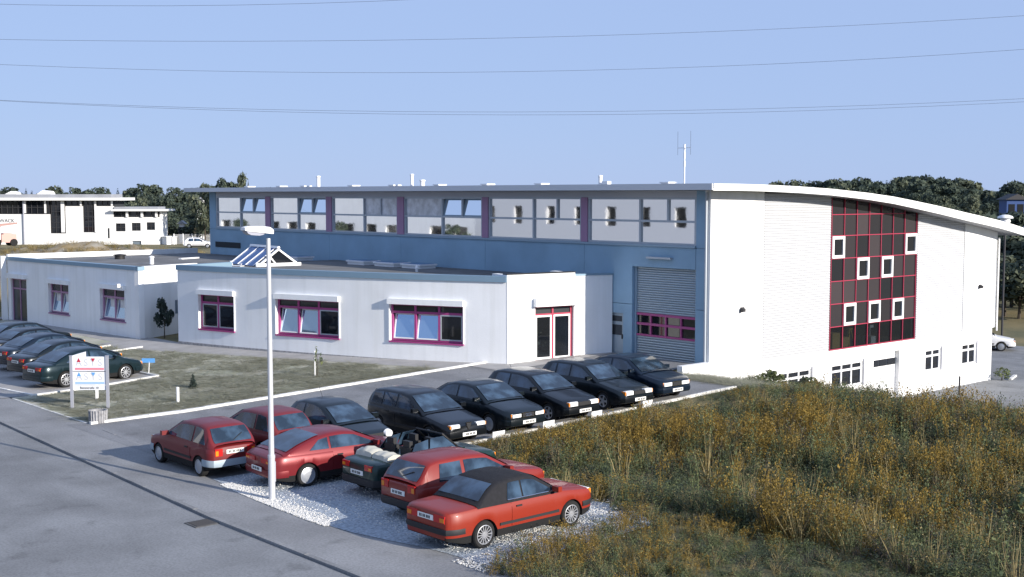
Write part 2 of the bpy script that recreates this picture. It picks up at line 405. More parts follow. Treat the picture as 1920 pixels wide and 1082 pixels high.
# roof slab
mb = MB(); n = len(TOP)
y0, y1 = -1.0, 75.3-HY
vs = [(x-HX, y, z) for y in (y0, y1) for x, z in TOP] + [(x-HX, y, z-thick(x)) for y in (y0, y1) for x, z in TOP]
fs = []
for i in range(n-1):
    fs += [(i, i+1, n+i+1, n+i), (2*n+i, 3*n+i, 3*n+i+1, 2*n+i+1), (i, 2*n+i, 2*n+i+1, i+1), (n+i, n+i+1, 3*n+i+1, 3*n+i)]
fs += [(0, n, 3*n, 2*n), (n-1, 3*n-1, 4*n-1, 2*n-1)]
mb.add(vs, fs)
roof = mb.obj('roof', 'hall_roofing', hall, smooth=30)
mb = MB()                                               # front fascia in two steps
for a, b in zip(TOP, TOP[1:]):
    for lo, hi, d in ((.0, .62, .045), (.66, 1.0, .02)):
        vs = []
        for x, z in (a, b):
            for dd in (1.0, 1.0+d):
                for k in (lo, hi): vs.append((x-HX, -dd, z+.015-(thick(x)+.03)*k))
        mb.add(vs, [(0, 1, 3, 2), (4, 6, 7, 5), (0, 4, 5, 1), (2, 3, 7, 6), (0, 2, 6, 4), (1, 5, 7, 3)])
mb.obj('fascia', 'fascia_white', roof)
mb = MB(); mb.box(38.40-HX, 38.457-HX, -1.0, y1, 7.70, 7.955); mb.obj('gutter', 'fascia_grey', roof)
# core
mb = MB(); poly = [(.3, -2.6), (23.4, -2.6)]+[(x-HX, zsof(x)-.02) for x in (62.97, 61.4, 58, 55.7, 53.4, 51.4, 49.3, 46.5, 44.2, 42, 39.9)]
def HC(u, z, d): return (u, d, z)
P = [(.3, -2.6), (8.3, -2.6)]+[(x-HX, zsof(x)-.01) for x in (47.87, 46.5, 44.2, 42, 39.87)]
mb.prism(P, .3, 9, HC)
P = [(16.0, -2.6), (23.4, -2.6)]+[(x-HX, zsof(x)-.01) for x in (62.97, 61.4, 59.7, 58, 55.57)]
mb.prism(P, .3, 9, HC)
P = [(.3, -2.6), (23.4, -2.6)]+[(x-HX, zsof(x)-.01) for x in (62.97, 61.4, 58, 55.7, 53.4, 51.4, 49.3, 46.5, 44.2, 42, 39.87)]
mb.prism(P, 9.01, 41.4, HC)
mb.box(8.31, 15.99, .35, 8.99, -2.6, .42)
mb.obj('inner_structure', 'core_dark', hall)
# concrete panels on the street side
JY = [74.05, 66.73, 60.05, 53.25, 46.39, 39.56]
J = .008
for a, b in zip(JY, JY[1:]):
    for z0, z1 in ((.1, 2.80), (2.82, 5.32)):
        mb = MB(); bar(HL, yu(a)+J, yu(b)-J, z0, z1, -.27, 0, mb); mb.obj('concrete_panel', 'concrete', hall)
mb = MB(); bar(HL, yu(39.56)+J, yu(36.64), 2.82, 5.32, -.27, 0, mb); bar(HL, yu(36.64), yu(33.13)-J, 4.45, 5.32, -.27, 0, mb); mb.obj('concrete_panel', 'concrete', hall)
mb = MB()
bar(HL, yu(39.56)+J, yu(38.04), .1, 2.80, -.27, 0, mb); bar(HL, yu(38.04), yu(37.16), 2.38, 2.80, -.27, 0, mb); bar(HL, yu(37.16), yu(36.64), .1, 2.80, -.27, 0, mb)
mb.obj('concrete_panel', 'concrete', hall)
for z0, z1 in ((-.6, 2.80), (2.82, 5.32), (5.335, 7.68)):
    mb = MB(); bar(HL, yu(33.12)+J, yu(32.66), z0, z1, -.27, 0, mb); mb.obj('concrete_panel', 'concrete', hall)
mb = MB(); bar(HL, yu(74.05), yu(73.22), 5.335, 7.68, -.27, 0, mb); mb.obj('concrete_panel', 'concrete', hall)
mb = MB(); bar(HL, yu(73.2), yu(33.13), 5.33, 5.42, -.27, .07, mb); mb.obj('sill_flashing', 'trim_blue', hall)
mb = MB(); bar(HL, yu(73.2), yu(33.13), 7.40, 7.68, -.27, -.02, mb); mb.obj('header', 'header_grey', hall)
mb = MB(); bar(HL, yu(73.3), yu(70.1), 4.15, 4.5, .005, .03, mb); mb.obj('vent_strip', 'core_dark', hall)
# ribbon window
PIL = [(67.01, 66.45), (60.32, 59.78), (53.55, 52.97), (46.61, 46.15), (39.76, 39.36)]
for a, b in PIL:
    mb = MB(); bar(HL, yu(a), yu(b), 5.425, 7.395, -.25, .03, mb); mb.obj('pilaster', 'mauve', hall)
bays = [(73.2, 67.01), (66.45, 60.32), (59.78, 53.55), (52.97, 46.61), (46.15, 39.76), (39.36, 33.13)]
OPEN = {0, 1, 3}
for k, (a, b) in enumerate(bays):
    mb = MB(); mid = (a+b)/2; q = (mid+b)/2; w = .05; zt_ = 6.40
    bar(HL, yu(a), yu(b), 5.422, 5.50, -.16, -.02, mb); bar(HL, yu(a), yu(b), 7.31, 7.398, -.16, -.02, mb)
    for Y in (a-w, mid, b+w):
        bar(HL, yu(Y)-w, yu(Y)+w, 5.50, 7.31, -.16, -.02, mb)
    bar(HL, yu(a-2*w), yu(mid+w), zt_-.045, zt_+.045, -.15, -.03, mb); bar(HL, yu(mid-w), yu(b+2*w), zt_-.045, zt_+.045, -.15, -.03, mb)
    bar(HL, yu(q)-w, yu(q)+w, zt_+.045, 7.31, -.15, -.03, mb)
    win = mb.obj('window', 'alu', hall)
    def pane(Ya, Yb, z0, z1, open_=False, pm='pane_mirror'):
        mbp = MB(); f = HL; d0 = -.10
        if open_:
            mb2 = MB(); f = tilted(HL, 0, 0, z0, z1, -.10, R(9)); d0 = 0
            for p in ((yu(Ya), yu(Ya)+.06, z0, z1), (yu(Yb)-.06, yu(Yb), z0, z1), (yu(Ya)+.06, yu(Yb)-.06, z0, z0+.06), (yu(Ya)+.06, yu(Yb)-.06, z1-.06, z1)):
                bar(f, p[0], p[1], p[2], p[3], -.03, .03, mb2)
            mb2.obj('sash', 'trim_blue', win); bar(f, yu(Ya)+.06, yu(Yb)-.06, z0+.06, z1-.06, -.008, .008, mbp)
        else: bar(f, yu(Ya), yu(Yb), z0, z1, d0-.01, d0, mbp)
        mbp.obj('pane', pm, win)
    pane(a-2*w, mid+w, zt_+.045, 7.31, False, 'curtain_glass' if k == 3 else 'pane_mirror'); pane(a-2*w, mid+w, 5.5, zt_-.045); pane(mid-w, b+2*w, 5.5, zt_-.045)
    cg = 'curtain_glass' if k == 2 else 'pane_mirror'
    pane(mid-w, q+w, zt_+.045, 7.31, k in OPEN, cg); pane(q-w, b+2*w, zt_+.045, 7.31, k in OPEN, cg)
# roller door: each lath its own piece
mb = MB()
bar(HL, yu(36.60), yu(33.16), 2.36, 2.46, -.30, -.16, mb); bar(HL, yu(36.60), yu(33.16), 1.94, 2.04, -.30, -.16, mb); bar(HL, yu(36.60), yu(33.16), 1.47, 1.55, -.30, -.16, mb)
for i in range(5):
    u = yu(36.60)+(3.44-.07)*i/4
    for z0, z1 in ((2.04, 2.36), (1.55, 1.94)): bar(HL, u, u+.07, z0, z1, -.29, -.17, mb)
gate = mb.obj('roller_door', 'magenta', hall)
for i in range(4):
    for z0, z1 in ((2.04, 2.36), (1.55, 1.94)):
        mb = MB(); u = yu(36.60)+(3.44-.07)*i/4; bar(HL, u+.07, u+(3.44-.07)/4, z0, z1, -.25, -.24, mb); mb.obj('pane', 'pane_dark', gate)
def laths(z0, z1, k):
    h = (z1-z0)/k; me = None
    for i in range(k):
        if me is None:
            mb = MB(); pr = [(-.27, 0), (-.20, h*.12), (-.185, h*.5), (-.20, h*.88), (-.27, h)]
            vs = [HL(u, z, d) for u in (yu(36.60), yu(33.16)) for d, z in pr]; mb.add(vs, [(j, j+1, 6+j, 5+j) for j in range(4)]+[(4, 0, 5, 9), (0, 1, 2, 3, 4), (5, 9, 8, 7, 6)]); me = mb.mesh('lath', 'rib_grey')
        inst('lath', me, gate, (0, 0, z0+i*h))
laths(2.46, 4.44, 20); laths(.5, 1.47, 9)
mb = MB(); bar(HL, yu(36.63), yu(36.52), .4, 4.44, -.27, -.14, mb); bar(HL, yu(33.24), yu(33.14), .4, 4.44, -.27, -.14, mb); mb.obj('guide_rail', 'trim_blue', gate)
mb = MB(); bar(HL, yu(38.03), yu(37.17), .45, 2.37, -.14, -.08, mb); sd = mb.obj('side_door', 'rib_grey', hall)
for z0, z1 in ((2.0, 2.24), (1.4, 1.85)):
    mb = MB(); bar(HL, yu(37.90), yu(37.30), z0, z1, -.082, -.07, mb); mb.obj('pane', 'pane_dim', sd)
mb = MB(); bar(HL, yu(37.28), yu(37.22), 1.25, 1.45, -.08, -.02, mb); mb.obj('handle', 'car_trim', sd)
mb = MB(); bar(HL, yu(35.72), yu(34.36), 4.82, 4.90, 0, .16, mb); mb.obj('strip_lamp', 'alu', hall)
# sunlit end wall
mb = MB(); mb.prism([(0, -.6), (3.53, -1.9), (3.53, zsof(43.1)), (2, zsof(41.6)), (0, zsof(39.6))], -.29, 0, HR); mb.obj('corner_panel', 'render_white', hall)
def corrug(xa, xb, z0, nm):
    mb = MB(); z = z0; step = .11; rows = []
    ztop = max(zsof(xa), zsof(xb)); k = 0
    while z < ztop: rows.append((z, .0 if k % 2 == 0 else -.03)); z += step/2; k += 1
    K = 8
    for (za, da), (zb, db) in zip(rows, rows[1:]):
        # clip the row where the roof comes down
        xr = xb
        while xr > xa and zsof(xr) < za: xr -= .1
        if xr-xa < .05: break
        mb.quad(HR(xa-HX, za, da), HR(xr-HX, za, da), HR(xr-HX, zb, db), HR(xa-HX, zb, db))
    mb.box(xa-HX, xb-HX, .02, .28, z0, min(zsof(xa), zsof(xb))-.02)
    return mb.obj(nm, 'cladding_white', hall, fix=False)
corrug(43.14, 48.0, .48, 'corrugated_cladding'); corrug(55.36, 59.86, .48, 'corrugated_cladding')
mb = MB(); mb.prism([(20.33, .48), (23.75, .48)]+[(x-HX, zsof(x)) for x in (63.32, 61.4, 59.9)], -.29, 0, HR); mb.obj('smooth_panel', 'render_white', hall)
# plinth with basement openings
BW = [(1.75, 3.68, -1.27, -.17, 3), (4.55, 7.08, -1.3, -.20, 3), (8.66, 11.18, -1.3, -.21, 3), (16.73, 18.2, -1.25, -.19, 2), (20.32, 21.77, -1.25, -.19, 2)]
DOORU = (12.1, 14.35, -2.32, .03)
ops = [(a, b, c, d) for a, b, c, d, _ in BW]+[DOORU]
wall('plinth', HR, 3.56, 23.42, -2.6, .46, [o for o in ops if o[0] > 3.6], 'render_white', hall, .3)
for a, b, c, d, k in BW:
    if a < 3.6: continue
    mb = MB(); h = .30
    bar(HR, a, b, d-.07, d, -.13, -.05, mb); bar(HR, a, b, c, c+.07, -.13, -.05, mb); bar(HR, a, b, d-h-.07, d-h+.03, -.13, -.05, mb)
    for i in range(k+1):
        u = a+(b-a-.1)*i/k; bar(HR, u, u+.1, c+.07, d-.07, -.14, -.04, mb)
    w_ = mb.obj('basement_window', 'white_paint', hall)
    for i in range(k):
        u = a+(b-a-.1)*i/k+.1; v = a+(b-a-.1)*(i+1)/k
        for z0, z1 in ((d-h+.03, d-.07), (c+.07, d-h-.07)):
            mb = MB(); bar(HR, u, v, z0, z1, -.1, -.09, mb); mb.obj('pane', 'pane_dark', w_)
    mb = MB(); bar(HR, b+.02, b+.08, c-.05, d+.1, 0, .05, mb); mb.obj('shutter_rail', 'sign_post', w_)
mb = MB()
for i in range(5):
    z0 = -2.3+i*.32; bar(HR, 12.1, 14.35, z0, z0+.31, -.26, -.22, mb)
bar(HR, 12.1, 14.35, -.3, .03, -.26, -.22, mb)
bd = mb.obj('basement_gate', 'white_paint', hall)
mb = MB()
for i in range(3):
    u = 12.16+i*.74; bar(HR, u, u+.66, -.66, -.34, -.24, -.225, mb)
    mbp = MB(); bar(HR, u, u+.66, -.66, -.34, -.2, -.19, mbp); mbp.obj('pane', 'pane_dark', bd)
for zz in (-.7, -.34): bar(HR, 12.1, 14.35, zz, zz+.04, -.26, -.21, mb)
mb.obj('gate_frame', 'white_paint', bd)
# glazed curtain wall
CX = [48.06, 49.07, 50.08, 51.10, 52.12, 53.14, 54.16, 55.24]
CZ = [.50, 1.53, 2.57, 3.60, 4.63, 5.66, 6.62]
w = .018
mb = MB()
for X in CX: bar(HR, X-HX-w, X-HX+w, .46, zsof(X)-.01, -.09, .0, mb)
for z in CZ:
    for a, b in zip(CX, CX[1:]):
        if zsof(b)-z > .12: bar(HR, a-HX+w, b-HX-w, z-w, z+w, -.085, -.004, mb)
mb.obj('glazing_frame', 'red_frame', hall)
SASH = {(0, 4), (6, 4), (2, 3), (4, 3), (1, 1), (3, 1), (5, 1)}
for i, (a, b) in enumerate(zip(CX, CX[1:])):
    for j, z in enumerate(CZ):
        zn = CZ[j+1] if j+1 < len(CZ) else 99
        ua, ub = a-HX+w, b-HX-w
        za, zb = z+w, zn-w
        ta, tb = min(zb, zsof(a)-.02), min(zb, zsof(b)-.02)
        if tb-za < .1: continue
        if (i, j) in SASH:
            mb = MB(); fw_ = .135
            bar(HR, ua, ua+fw_, za, zb, -.06, .05, mb); bar(HR, ub-fw_, ub, za, zb, -.06, .05, mb)
            bar(HR, ua+fw_, ub-fw_, za, za+fw_, -.06, .05, mb); bar(HR, ua+fw_, ub-fw_, zb-fw_, zb, -.06, .05, mb)
            so = mb.obj('opening_sash', 'white_paint', hall)
            mb = MB(); bar(HR, ua+fw_, ub-fw_, za+fw_, zb-fw_, -.03, -.02, mb); mb.obj('pane', 'pane_dark', so)
        else:
            mb = MB(); mb.prism([(ua, za), (ub, za), (ub, tb), (ua, ta)], -.06, -.05, HR)
            mb.obj('glass_pane', 'pane_clear' if j == 0 else 'pane_wall', hall)
# small fixtures on the end wall
for u in (2.09, 21.98):
    mb = MB(); mb.box(u-.11, u+.11, -.06, 0, 2.64, 2.84); mb.box(u-.16, u-.02, -.22, -.06, 2.66, 2.80); mb.obj('wall_lamp', 'iron', hall)
mb = MB(); mb.tube([HL(yu(32.55), -.6, .06), HL(yu(32.55), 7.6, .06)], .05, 8); mb.obj('downpipe', 'alu', hall)
mb = MB(); mb.tube([(23.7, -.12, 5.25), (23.72, -.1, .3)], .045, 8); mb.obj('downpipe', 'white_paint', hall)
# things on the hall roof
for Y in (70.82, 66.96, 64.23, 59.2, 55.3, 51.35, 47.5, 43.56, 35.64):
    mb = MB(); mb.box(.9, 1.35, Y-HY-.2, Y-HY+.2, 7.93, 8.0); mb.box(.85, 1.4, Y-HY-.25, Y-HY+.25, 8.0, 8.06); mb.obj('roof_vent', 'lamp_white', hall)
for Y, h, r in ((63.13, .62, .11), (53.97, .62, .09), (53.05, .3, .13), (39.85, .38, .09)):
    mb = MB(); mb.tube([(1.3, Y-HY, 7.9), (1.3, Y-HY, 7.93+h)], r, 10); mb.lathe([(r*1.25, 0), (r*1.25, .07), (.01, .1)], 10, lambda q, a, hh: (1.3+q*math.cos(a), Y-HY+q*math.sin(a), 7.93+h+hh)); mb.obj('flue_pipe', 'lamp_white', hall, smooth=40)
mb = MB(); mb.box(1.15, 1.4, 39.62-HY-.35, 39.62-HY, 7.93, 8.12); mb.obj('roof_vent', 'lamp_white', hall)
mb = MB(); mb.tube([(1.43, 35.0-HY, 7.9), (1.43, 35.0-HY, 9.55)], .032, 8); mb.tube([(1.43, 34.67-HY, 9.5), (1.43, 35.38-HY, 9.5)], .012, 6)
for q in (0, .35, .7): mb.tube([(1.43, 35-HY, 8.7+q), (1.43, 35-HY, 8.95+q)], .042, 8)
am = mb.obj('antenna_mast', 'galv', hall)
for Y in (34.67, 35.38):
    mb = MB(); mb.tube([(1.43, Y-HY, 9.2), (1.43, Y-HY, 10.2)], .007, 6); mb.obj('aerial_rod', 'wire', am)
# low retaining wall that carries the end wall's line past the corner
mb = MB(); mb.box(37.75, 39.45, 32.22, 32.5, -.3, .72); tag(mb.obj('retaining_wall', 'render_white'), 'short low white wall beside the near corner of the hall', 'wall')
# goods seen through the lowest panes
for x, h, m in ((48.45, .75, 'ochre_card'), (49.5, .7, 'ochre_card'), (50.3, .45, 'ochre_card')):
    mb = MB(); mb.box(-.3, .3, -.25, .25, 0, h); mb.box(-.31, .31, -.05, .05, h, h+.006); o = mb.obj('packing_case', m, None, loc=(x, 33.25, .42))
    tag(o, {48.45: 'cardboard packing case in the lowest pane at the left end of the glazed wall', 49.5: 'tall cardboard case standing behind the second pane of the glazed wall', 50.3: 'low cardboard case beside the yellow folding stand indoors'}[x], 'box', 'cases behind the glass')
mb = MB()
for a in (-.22, .22):
    mb.tube([(a, -.15, 0), (a*.3, 0, .8)], .025, 6); mb.tube([(a, .2, 0), (a*.3, 0, .8)], .025, 6)
mb.box(-.12, .12, -.08, .08, .78, .83)
tag(mb.obj('folding_stand', 'yellow_paint', None, loc=(50.75, 33.1, .42)), 'yellow folding stand behind the lower panes of the glazed wall', 'stand')
mb = MB(); mb.box(-.2, .2, -.2, .2, 0, .35); mb.tube([(0, 0, .35), (0, 0, .75)], .03, 6); mb.box(-.15, .15, -.1, .1, .75, .95)
tag(mb.obj('inspection_machine', 'curtain', None, loc=(52.45, 33.1, .42)), 'small white machine with a dark head behind the fifth lower pane', 'machine')

# ------------------------------------------------------------------ office building with the curved front
off = tag(empty('office_building', (28.18, 56.08, 0)), 'single storey white office with curved front, flat roof and magenta window frames', 'office')
OX, OY = 28.18, 56.08
AC = Vector((96.37, 70.82)); AR = 69.767; A0 = math.atan2(56.08-70.82, 28.18-96.37)
def OA(u, z, d):
    a = A0+u/AR; r = AR+d; return (AC.x+r*math.cos(a)-OX, AC.y+r*math.sin(a)-OY, z)
def seg(P, Q, ox, oy):
    P = Vector(P); Q = Vector(Q); t = (Q-P).normalized(); n = Vector((t.y, -t.x))
    return lambda u, z, d: (P.x+t.x*u+n.x*d-ox, P.y+t.y*u+n.y*d-oy, z)
LEN = 18.31
def win_unit(fn, root, a, b, z0, z1, cols, trans, tiltcols=(), frame='magenta', glass='pane_dark', box=True, curtain=()):
    mb = MB(); w = .05; d0, d1 = -.20, -.12
    bar(fn, a, b, z0, z0+.09, d0, d1, mb); bar(fn, a, b, z1-.06, z1, d0, d1, mb)
    bar(fn, a, b, trans-.05, trans+.05, d0, d1, mb)
    for i in range(cols+1):
        u = a+(b-a-2*w)*i/cols
        bar(fn, u, u+2*w, z0+.09, trans-.05, d0, d1, mb); bar(fn, u, u+2*w, trans+.05, z1-.06, d0, d1, mb)
    wo = mb.obj('window', frame, root)
    mb = MB(); bar(fn, a-.03, b+.03, z0-.07, z0, -.2, .07, mb); mb.obj('sill', frame, wo)
    for i in range(cols):
        ua = a+(b-a-2*w)*i/cols+2*w; ub = a+(b-a-2*w)*(i+1)/cols
        mb = MB(); bar(fn, ua, ub, trans+.05, z1-.06, -.17, -.16, mb); mb.obj('pane', glass, wo)
        za, zb = z0+.09, trans-.05
        f = tilted(fn, 0, 0, za, zb, -.15, R(10)) if i in tiltcols else (lambda u, z, d: fn(u, z, d-.15))
        mb = MB()
        for p in ((ua, ua+.055, za, zb), (ub-.055, ub, za, zb), (ua+.055, ub-.055, za, za+.055), (ua+.055, ub-.055, zb-.055, zb)): bar(f, *p, -.02, .025, mb)
        mb.obj('sash', 'white_paint' if i in tiltcols else 'alu', wo)
        mb = MB(); bar(f, ua+.055, ub-.055, za+.055, zb-.055, -.008, .0, mb); mb.obj('pane', 'pane_sky' if i in tiltcols else glass, wo)
    for ua, ub in curtain:
        mb = MB(); bar(fn, ua, ub, z0+.15, trans-.1, -.26, -.25, mb); mb.obj('curtain', 'curtain', wo)
    if box:
        mb = MB(); bar(fn, a-.05, b+.05, z1+.0, z1+.24, .0, .17, mb); mb.obj('blind_box', 'office_white', wo)
        mb = MB()
        for u in (a-.04, b):
            mb = MB(); bar(fn, u, u+.04, z0, z1, .0, .05, mb); mb.obj('blind_rail', 'office_white', wo)
    return wo
W1 = (1.55, 3.93, 1.12, 2.77); W2 = (6.55, 10.13, 1.15, 2.78); W3 = (12.78, 16.34, 1.20, 2.80)
wall('front_wall', OA, 0, LEN, -.2, 3.87, [W1, W2, W3], 'office_white', off, .3, .9)
win_unit(OA, off, *W1, 2, 2.37); win_unit(OA, off, *W2, 3, 2.41, (0, 1)); win_unit(OA, off, *W3, 3, 2.44, (0, 1))
mb = MB(); bar(OA, -.05, LEN+.0, 3.875, 4.12, -.34, .06, mb, du=1.0); mb.obj('coping', 'coping_blue', off)
mb = MB(); bar(OA, 0, LEN, -.25, zt(29)+.12, 0, .035, mb, du=1.0); mb.obj('base_strip', 'stone', off)
# side wall in the recess, entrance block and short link to the hall
E0 = (34.30, 39.0); E1 = (37.73, 38.27)
FE = seg((34.34, 38.86), E1, OX, OY); LE = (Vector(E1)-Vector((34.34, 38.86))).length
DO = (1.40, 3.38, .3, 2.78)
wall('entrance_wall', FE, 0.0, LE, -.2, 4.18, [DO], 'office_white', off, .3)
mb = MB(); bar(FE, 0.0, LE+.02, 4.182, 4.22, -.34, .02, mb); mb.obj('coping', 'car_trim', off)
mb = MB(); bar(FE, LE-.3, LE, -.2, 4.18, -1.5, -.301, mb); bar(FE, 0, .3, -.2, 4.18, -1.2, -.31, mb); mb.obj('entrance_side', 'office_white', off)
mb = MB()
for u in (1.40, 2.32, 3.28): bar(FE, u, u+.09, .47, 2.74, -.22, -.12, mb)
for z in (.42, 2.40, 2.72): bar(FE, 1.40, 3.37, z, z+.07, -.215, -.125, mb)
dr = mb.obj('entrance_door', 'red_frame', off)
for u0, u1 in ((1.49, 2.32), (2.41, 3.28)):
    mb = MB(); bar(FE, u0, u1, 2.47, 2.72, -.18, -.17, mb); mb.obj('pane', 'pane_dim', dr)
    mb = MB()
    for p in ((u0, u0+.08, .49, 2.40), (u1-.08, u1, .49, 2.40), (u0+.08, u1-.08, .49, .6), (u0+.08, u1-.08, 2.32, 2.40)): bar(FE, *p, -.19, -.13, mb)
    lf = mb.obj('door_leaf', 'white_paint', dr)
    mb = MB(); bar(FE, u0+.08, u1-.08, .6, 2.32, -.165, -.155, mb); mb.obj('pane', 'pane_clear', dr)
mb = MB(); bar(FE, 1.3, 3.55, 2.80, 3.15, 0, .26, mb); mb.obj('blind_box', 'office_white', off)
LK = seg((37.66, 38.5), (39.57, 37.75), OX, OY)
mb = MB(); bar(LK, 0, 2.0, -.2, 4.02, -.3, 0, mb); mb.obj('link_wall', 'office_white', off)
mb = MB(); bar(LK, 0, 2.0, 4.025, 4.10, -.34, .03, mb); mb.obj('coping', 'coping_blue', off)
SW = seg((28.24, 56.2), (31.6, 57.2), OX, OY)
def flip(f): return lambda u, z, d: f(u, z, -d)
mb = MB(); bar(SW, 0, 3.4, -.2, 3.87, 0, .3, mb); mb.obj('side_wall', 'office_white', off)
mb = MB(); bar(SW, -.08, 3.4, 3.875, 4.10, -.02, .33, mb); mb.obj('coping', 'coping_blue', off)
# flat roof
def flat(poly, z0, z1, name, m, parent, ox, oy):
    mb = MB(); mb.prism([(x-ox, y-oy) for x, y in poly], z0, z1, lambda u, v, d: (u, v, d)); return mb.obj(name, m, parent)
arc = [(OA(LEN*i/10, 0, -.3)[0]+OX, OA(LEN*i/10, 0, -.3)[1]+OY) for i in range(11)]
flat(arc+[(37.6, 38.7), (39.55, 38.1), (39.55, 59.5), (31.6, 59.5), (31.6, 57.2), (28.6, 56.3)], 3.55, 3.84, 'roof', 'roofing', off, OX, OY)
# rooflight
RL = empty('rooflight', (33.9-OX, 56.15-OY, 3.84)); RL.parent = off; RL.rotation_euler = (0, 0, R(-6))
Wd, Lg, Hh = 1.25, 3.3, .92
def gable(y):
    for a, b in (((-Wd, 0), (0, Hh)), ((0, Hh), (Wd, 0))):
        ax, az = a; bx, bz = b; dx, dz = bx-ax, bz-az; l = math.hypot(dx, dz); nx, nz = -dz/l*.09, dx/l*.09
        mb.prism([(ax, az), (bx, bz), (bx-nx, bz-nz), (ax-nx, az-nz)], y, y+.16, lambda u, z, d: (u, d, z))
    mb.box(-Wd, Wd, y-.02, y+.18, -.02, .16)
mb = MB(); gable(0); mb.obj('gable_frame', 'white_paint', RL)
mb = MB(); gable(Lg); mb.obj('gable_frame', 'white_paint', RL)
mb = MB()
for k in range(4):
    y = .3+(Lg-.3)*k/3
    for sx in (-1, 1):
        mb.prism([(sx*Wd, .06), (0, Hh+.02), (0, Hh+.07), (sx*(Wd+.06), .06)], y-.03, y+.03, lambda u, z, d: (u, d, z))
mb.prism([(-.09, Hh), (.09, Hh), (.05, Hh+.1), (-.05, Hh+.1)], 0, Lg+.16, lambda u, z, d: (u, d, z))
mb.obj('glazing_bar', 'white_paint', RL)
for k in range(3):
    y0 = .3+(Lg-.3)*k/3
    for sx in (-1, 1):
        mb = MB(); mb.prism([(sx*Wd, .03), (0, Hh-.0), (0, Hh+.02), (sx*(Wd+.02), .03)], y0+.035, y0+(Lg-.3)/3-.035, lambda u, z, d: (u, d, z)); mb.obj('pane', 'skyglass', RL)
mb = MB(); mb.prism([(-Wd+.2, .16), (Wd-.2, .16), (0, Hh-.12)], .06, .08, lambda u, z, d: (u, d, z)); mb.obj('pane', 'pane_dark', RL)
mb = MB(); mb.prism([(-.25, .16), (-.15, .16), (-.55, .62), (-.62, .58)], .0, .05, lambda u, z, d: (u, d, z)); mb.obj('brace', 'white_paint', RL)
# low roof hatches near the hall wall
for k, (x, y, l) in enumerate(((37.9, 60.6, 1.3), (38.1, 54.6, 1.5), (38.2, 52.2, 1.7), (38.25, 50.0, 1.5))):
    mb = MB(); mb.box(x-OX-.5, x-OX+.5, y-OY-l/2, y-OY+l/2, 3.84, 3.98); mb.box(x-OX-.56, x-OX+.56, y-OY-l/2-.06, y-OY+l/2+.06, 3.98, 4.06); rh = mb.obj('roof_hatch', 'white_paint', off)
    mb = MB(); mb.box(x-OX-.45, x-OX+.45, y-OY-l/2+.06, y-OY+l/2-.06, 4.06, 4.075); mb.obj('pane', 'skyglass', rh)
mb = MB(); mb.tube([(36.3-OX, 47.6-OY, 3.84), (36.3-OX, 47.6-OY, 4.05)], .06, 8); mb.tube([(36.3-OX, 47.6-OY, 4.0), (36.3-OX, 47.6-OY, 4.16)], .1, 8, r1=.03); mb.obj('roof_vent', 'lamp_white', off)

pp = FE(1.85, .48, -.75)
pot = tag(empty('potted_plant', (pp[0]+OX, pp[1]+OY, .47)), 'pale leafy pot plant behind the left pane of the entrance door', 'plant')
mb = MB(); mb.lathe([(.001, 0), (.14, 0), (.19, .36), (.16, .36), (.001, .33)], 16); mb.obj('pot', 'stone', pot, smooth=40)
mb = MB(); bar(FE, .2, 3.4, -.2, 3.5, -3.2, -3.0, mb); mb.obj('inner_wall', 'core_dark', off)
# ------------------------------------------------------------------ office wing further left
wing = tag(empty('office_wing', (27.72, 59.38, 0)), 'low white office wing left of the recess, with two tilted windows and a dark door', 'office')
FW = seg((26.55, 73.94), (27.72, 59.38), 27.72, 59.38); LW = 14.607
W4 = (4.92, 7.28, .98, 2.62); W5 = (10.72, 13.26, 1.02, 2.64); DW = (.15, 2.15, .15, 2.68)
wall('front_wall', FW, -.25, LW, -.2, 3.70, [W4, W5, DW], 'office_white', wing, .3)
win_unit(FW, wing, *W4, 2, 2.16, (0, 1), frame='mauve', curtain=((5.3, 6.1), (6.4, 7.1)))
win_unit(FW, wing, *W5, 2, 2.2, (0, 1), frame='mauve', curtain=((11.3, 11.9), (12.3, 13.1)))
mb = MB()
for u in (.15, 1.1, 2.07): bar(FW, u, u+.08, .15, 2.68, -.2, -.1, mb)
for z in (.15, 2.05, 2.6): bar(FW, .15, 2.15, z, z+.08, -.195, -.105, mb)
dw = mb.obj('door', 'mauve', wing)
for u0, u1 in ((.23, 1.1), (1.18, 2.07)):
    for z0, z1 in ((.23, 2.05), (2.13, 2.6)):
        mb = MB(); bar(FW, u0, u1, z0, z1, -.15, -.14, mb); mb.obj('pane', 'pane_dim', dw)
mb = MB(); bar(FW, .05, 2.25, 2.70, 2.95, 0, .24, mb); mb.obj('blind_box', 'office_white', wing)
mb = MB(); bar(FW, -.3, LW+.05, 3.705, 3.90, -.34, .06, mb); mb.obj('coping', 'coping_blue', wing)
mb = MB(); bar(FW, 13.05, 13.22, 2.80, 2.98, .24, .40, mb); mb.obj('wall_lamp', 'lamp_white', wing)
RT = seg((27.72, 59.38), (31.7, 60.55), 27.72, 59.38)
mb = MB(); bar(RT, .0, 4.0, -.2, 3.90, -.3, 0, mb); mb.obj('return_wall', 'render_white', wing)
mb = MB(); bar(RT, 3.7, 4.0, -.2, 3.87, 0, 3.4, mb); mb.obj('recess_wall', 'office_white', wing)
mb = MB(); bar(RT, 2.4, 3.5, 1.35, 2.05, .0, .05, mb); mb.obj('notice_panel', 'door_grey', wing)
flat([(28.0, 59.75), (31.6, 60.8), (31.6, 59.52), (39.55, 59.52), (39.3, 75.5), (26.9, 75.3), (26.65, 74.1)], 3.40, 3.70, 'roof', 'roofing', wing, 27.72, 59.38)
BK = seg((26.9, 75.3), (39.3, 75.5), 27.72, 59.38)
